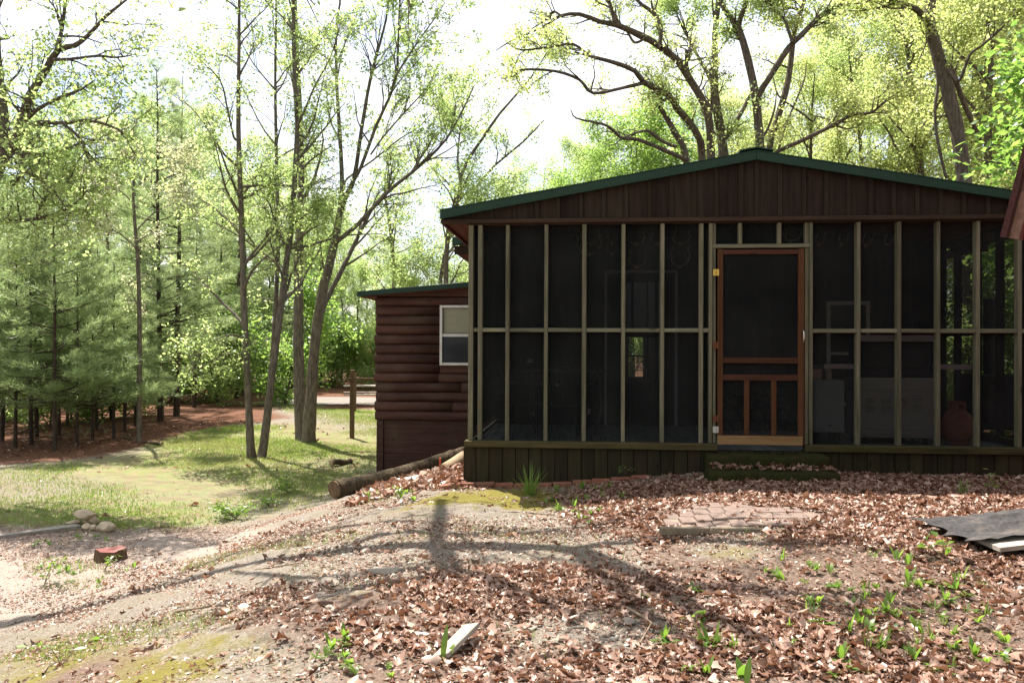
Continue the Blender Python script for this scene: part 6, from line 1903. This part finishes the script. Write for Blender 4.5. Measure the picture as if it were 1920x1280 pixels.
blades(60000, d_fore, (-5, 4.5), (3, 8.6), .05, .003, 'grass_tufts', M['grass'], 'thin grass tufts in the foreground dirt', 'grass', .5)
def d_moss(x, y): return zones(x, y)[1] * np.clip(vn(x, y, 2.2, 9) * 1.6 - .2, 0, 1)
blades(150000, d_moss, (-6.5, 5), (3, 12), .014, .004, 'moss_fuzz', M['moss_fuzz'], 'yellow-green moss cushions on the bare ground', 'moss', .7)

# pebbles and chips
def pebbles(n_try, dens_fn, xr, yr, smin, smax, name, mat, label):
    x = rs.uniform(*xr, n_try); y = rs.uniform(*yr, n_try)
    keep = (rs.uniform(0, 1, n_try) < dens_fn(x, y)) & front_of_porch(x, y); x, y = x[keep], y[keep]; n = len(x)
    k = 6
    sz = smin + (smax - smin) * rs.uniform(0, 1, n) ** 2.5
    a = (np.arange(k) * 6.283 / k)[None] + rs.uniform(0, 6.28, n)[:, None]
    r = sz[:, None] * rs.uniform(.6, 1.15, (n, k))
    hz_ = sz * rs.uniform(.15, .55, n)
    ring = np.stack([np.cos(a) * r, np.sin(a) * r * rs.uniform(.5, 1, n)[:, None], hz_[:, None] * rs.uniform(.1, .6, (n, k))], -1)
    low = ring.copy(); low[..., 2] = -.01
    top = np.stack([rs.normal(0, .2, n) * sz, rs.normal(0, .2, n) * sz, hz_], -1)[:, None]
    V = np.concatenate([low, ring, top], 1) + np.stack([x, y, zg(x, y)], -1)[:, None, :]
    base = (np.arange(n) * (2 * k + 1))[:, None, None]
    j = np.arange(k); jn = (j + 1) % k
    T = np.stack([k + j, k + jn, np.full(k, 2 * k)], -1)[None] + base
    Q = np.stack([j, jn, k + jn, k + j], -1)[None] + base
    print(name, n)
    me = mesh_np(name, V.reshape(-1, 3), Q.reshape(-1, 4), T.reshape(-1, 3), False, {'rnd': np.repeat(rs.uniform(0, 1, n), 2 * k + 1)})
    tag(mobj(name, me, mat), label, 'gravel', kind='stuff')
tm = NT('gravel_chips')
tm.principled(tm.ramp(tm.attr('rnd'), [(0.0, (0.10, 0.075, 0.055)), (0.4, (0.24, 0.19, 0.15)), (0.8, (0.36, 0.31, 0.26)), (1.0, (0.46, 0.42, 0.38))]), .95, spec=.1)
M['chips'] = tm.m
def d_peb(x, y):
    l, m, p, nd, gs = zones(x, y)
    return np.clip((1 - l) * (1 - .8 * m) * (.5 + .5 * vn(x, y, 5.2, 12)), 0, 1) * (.6 + .4 * (x > -3.6))
pebbles(34000, d_peb, (-6.5, 4), (3, 9.6), .004, .021, 'gravel', M['chips'], 'pale gravel chips over the bare dirt')
for i, (px, py, s, lb) in enumerate([(990, 1180, .055, 'pale square flat stone beside the brown leaves in front'), (1178, 1165, .05, 'flat grey stone at the end of the twig in front'), (1010, 1158, .04, 'dark flat stone beside a paler one in front'), (995, 1163, .035, 'small round pale stone among flat ones in front'),
                                     (720, 1070, .12, 'broad pale rock flush with the gravel in the middle'), (620, 1092, .10, 'wide pale rock flush with the ground left of centre'), (585, 1090, .06, 'small flat pale rock left of a wider one'), (1085, 1222, .035, 'small grey stone right of the bare patch'), (700, 945, .05, 'brown flat stone on the slope by the long log'), (745, 975, .08, 'pale flat rock on the slope before the porch corner'), (985, 1128, .05, 'flat pale stone at the edge of the leaf bank'), (1020, 1125, .04, 'thin pale stone right beside the leaf bank edge')]):
    g = at_ground(px, py)
    rock('flat_stone', (g.x, g.y, g.z + .004), (s, s * .75, s * .22), 40 + i, M['flatstone'], lb, 'stone')

# twigs
TW = [[(1105, 1075), (1160, 1078), (1215, 1085)], [(1175, 1145), (1205, 1160), (1222, 1172), (1210, 1195), (1200, 1212)], [(800, 1115), (780, 1150), (772, 1180)], [(330, 1150), (400, 1140), (430, 1137)], [(640, 1133), (700, 1128)], [(1370, 1198), (1420, 1210), (1460, 1240)], [(1180, 1240), (1230, 1232), (1300, 1238)],
      [(0, 1180), (60, 1160), (130, 1130), (210, 1105)], [(795, 1195), (800, 1220), (797, 1250)], [(930, 965), (980, 962), (1040, 968)], [(80, 1268), (90, 1252), (120, 1240)], [(560, 1000), (620, 990), (680, 985)], [(430, 1080), (500, 1068), (560, 1060)]]
for i, pl_ in enumerate(TW):
    T = Tubes(); q = [np.array(at_ground(a, b, .012 + .01 * RNG.random())) for a, b in pl_]
    r0 = RNG.uniform(.004, .009)
    T.add(q, np.linspace(r0, r0 * .5, len(q)), 6)
    if len(q) > 2:
        T.add([q[1], q[1] + np.array([RNG.uniform(-.15, .15), RNG.uniform(.05, .15), .03])], [r0 * .6, r0 * .3], 5)
    o = mobj('fallen_twig', T.mesh('fallen_twig'), M['twig'])
    tag(o, 'thin dry twig lying on the ground before the cabin', 'twig', 'twigs on the ground')

# weeds
def strip_leaf(V, Q, Rn, base, dirv, L, Wd, droop, seg=4, rnd=.5):
    dirv = np.array(dirv, float); dirv /= np.linalg.norm(dirv)
    side = np.cross(dirv, [0, 0, 1.0]); side /= np.linalg.norm(side) + 1e-6
    n0 = sum(len(v) for v in V); p = np.array(base, float); rows = []
    prof = [.35, .8, 1.0, .7, .05] if seg == 4 else list(np.sin(np.linspace(.35, 3.1, seg + 1)))
    for i in range(seg + 1):
        w = Wd * prof[i] / 2
        rows += [p - side * w + np.array([0, 0, w * .35]), p + side * w + np.array([0, 0, w * .35])]
        dirv = dirv + np.array([0, 0, -droop / seg]); dirv /= np.linalg.norm(dirv)
        p = p + dirv * L / seg
    V.append(np.array(rows)); Rn.append(np.full(len(rows), rnd))
    for i in range(seg): Q.append([n0 + 2 * i, n0 + 2 * i + 1, n0 + 2 * i + 3, n0 + 2 * i + 2])
def weed(name, seed, k, L, Wd, up, droop):
    r = np.random.RandomState(seed); V, Q, Rn = [], [], []
    for i in range(k):
        a = r.uniform(0, 6.283); e = r.uniform(up - .25, up + .25)
        strip_leaf(V, Q, Rn, r.normal(0, .012, 3) * [1, 1, 0], (math.cos(a) * math.cos(e), math.sin(a) * math.cos(e), math.sin(e)), L * r.uniform(.6, 1.2), Wd * r.uniform(.7, 1.2), droop * r.uniform(.4, 1.3), 4, r.uniform(.2, 1))
    return mesh_np(name, np.concatenate(V), Q, None, True, {'rnd': np.concatenate(Rn)})
WM = [weed('weed', 1, 6, .095, .028, 1.0, .8), weed('weed', 2, 8, .075, .026, .8, .9), weed('weed', 3, 5, .12, .03, 1.15, .7), weed('weed', 4, 9, .06, .022, .7, .7), weed('weed', 5, 7, .10, .012, 1.1, .8)]
def scatter_weeds(poly_px, n, label, group, smin=.7, smax=1.25):
    pl_ = np.array(poly_px, float); k = 0
    while k < n:
        px, py = rs.uniform(pl_[:, 0].min(), pl_[:, 0].max()), rs.uniform(pl_[:, 1].min(), pl_[:, 1].max())
        if not inside(pl_, np.array([px]), np.array([py]))[0]: continue
        g = at_ground(px, py, .015); me = WM[rs.randint(0, len(WM))]
        o = mobj('weed_plant', me, M['weed']); o.location = g; s = rs.uniform(smin, smax); o.scale = (s, s, s); o.rotation_euler = (0, 0, rs.uniform(0, 6.28))
        tag(o, label, 'weed', group); k += 1
scatter_weeds([(1320, 1060), (1640, 1040), (1800, 1080), (1910, 1130), (1915, 1275), (1550, 1275), (1450, 1200), (1500, 1120)], 84, 'low broad-leaved weed sprouting through the leaves at lower right', 'weeds at lower right', .5, 1.0)
scatter_weeds([(1015, 925), (1120, 905), (1175, 935), (1150, 985), (1060, 985), (1020, 955)], 26, 'small weed in the leaves right of the tall grass tuft', 'weeds by the grass tuft', .6, 1.0)
scatter_weeds([(560, 1260), (650, 1180), (720, 1230), (740, 1275), (600, 1278)], 16, 'small weed at the lower left of the foreground leaves', 'weeds at lower left', .45, .8)
scatter_weeds([(60, 1000), (240, 1010), (330, 1090), (180, 1110), (40, 1060)], 22, 'low weed sprig on the pale dirt near the stump', 'weeds near the stump', .6, 1.1)
scatter_weeds([(1190, 1060), (1330, 1110), (1420, 1260), (1300, 1275), (1180, 1150)], 10, 'lone weed sprig on the bare middle ground', 'weeds on the bare ground', .6, 1.0)
scatter_weeds([(640, 945), (760, 905), (800, 935), (700, 960)], 8, 'weed sprig on the slope below the long log', 'weeds on the slope', .7, 1.2)

# tall grass tuft by the skirt
def tuft(name, px, py, k, L, Wd, seed, label, cat='grass tuft', mat='weed', spread=.5):
    r = np.random.RandomState(seed); V, Q, Rn = [], [], []
    for i in range(k):
        a = r.uniform(0, 6.283); e = r.uniform(math.pi / 2 - spread, math.pi / 2 - .02)
        strip_leaf(V, Q, Rn, r.normal(0, .02, 3) * [1, 1, 0], (math.cos(a) * math.cos(e), math.sin(a) * math.cos(e), math.sin(e)), L * r.uniform(.35, 1.1), Wd, r.uniform(.1, .7), 6, r.uniform(.2, 1))
    o = mobj(name, mesh_np(name, np.concatenate(V), Q, None, True, {'rnd': np.concatenate(Rn)}), M[mat]); o.location = at_ground(px, py); tag(o, label, cat); return o
tuft('grass_tuft', 993, 932, 46, .34, .010, 3, 'tall bright grass tuft standing against the porch skirt', spread=.65)
tuft('grass_tuft', 1808, 930, 20, .16, .008, 4, 'short bright grass tuft below the right end of the porch', spread=.6)
tuft('grass_tuft', 1640, 1225, 40, .12, .005, 5, 'thin dark grass tuft among the lower right leaves', spread=.9)
tuft('broad_leaf_plant', 828, 1240, 3, .17, .035, 12, 'two broad bright leaves standing beside the weathered plank', 'plant', spread=.5)
tuft('broad_leaf_plant', 1388, 1275, 4, .12, .04, 13, 'broad ribbed leaf plant at the bottom edge', 'plant', spread=.5)
tuft('broad_leaf_plant', 1330, 1215, 12, .15, .022, 14, 'pale green leafy plant standing above the bottom leaves', 'plant', spread=.7)
# sprigs with leaflets
def sprig(name, px, py, h, n, ls, seed, label, cat='plant', mat='weed', stems=3, spread=.35, scale=1.0):
    r = np.random.RandomState(seed); T = Tubes(); A_ = []
    root = empty(name, at_ground(px, py)); tag(root, label, cat)
    for k in range(stems):
        a = r.uniform(0, 6.283); d = np.array([math.cos(a) * spread, math.sin(a) * spread, 1.0]); d /= np.linalg.norm(d)
        p = [np.zeros(3)]
        for i in range(5): d = d + r.normal(0, .08, 3) + np.array([math.cos(a), math.sin(a), -.3]) * .07; d /= np.linalg.norm(d); p.append(p[-1] + d * h / 5 * r.uniform(.8, 1.2))
        p = np.array(p); T.add(p, np.linspace(.004, .0015, 6), 4); A_.append(p[2:])
    anc = np.concatenate(A_); pos = anc[r.randint(0, len(anc), n)] + r.normal(0, 1, (n, 3)) * h * np.array([.14, .14, .07])
    V, TT = leaves_arrays(pos, None, ls, r, up=1.4, elong=1.9)
    mobj('stem', T.mesh('stem'), M['twig'], root)
    mobj('foliage', mesh_np('foliage', V, None, TT, False, {'rnd': np.repeat(r.uniform(.2, 1, n), 4)}), M[mat], root)
sprig('creeper_plant', 1768, 1050, .16, 16, .07, 1, 'five-leaved green creeper at the near end of the ramp')
sprig('fern_clump', 442, 972, .34, 420, .055, 2, 'bright green ferny clump on the lawn before the slope', stems=14, spread=.9)
sprig('fern_clump', 540, 925, .34, 300, .05, 3, 'tall pale green ferny clump left of the long log', stems=10, spread=.7)
sprig('fern_clump', 505, 950, .2, 160, .05, 4, 'low ferny clump between the two taller ones', stems=8, spread=.9)
sprig('sapling', 82, 1098, .26, 40, .06, 5, 'thin yellow-green sapling sprig on the dirt below the stump', stems=3)
sprig('sapling', 196, 1070, .2, 30, .05, 6, 'thin yellow-green sprig right in front of the stump', stems=2)
sprig('sapling', 115, 1250, .22, 14, .06, 7, 'lone green sprig on the moss at lower left', stems=2)
sprig('sapling', 1303, 1170, .11, 12, .05, 8, 'small upright green sprout on the bare dirt in front', stems=1)
sprig('sapling', 1860, 925, .2, 20, .05, 9, 'tall thin green sprout below the right end of the porch', stems=2)
sprig('sapling', 745, 935, .16, 26, .05, 10, 'yellow-green sprout on the slope under the long log', stems=3)
sprig('vine_plant', 1165, 897, .24, 26, .045, 11, 'trailing green vine creeping up the porch skirt', stems=3, spread=.9, mat='leaf_deep')
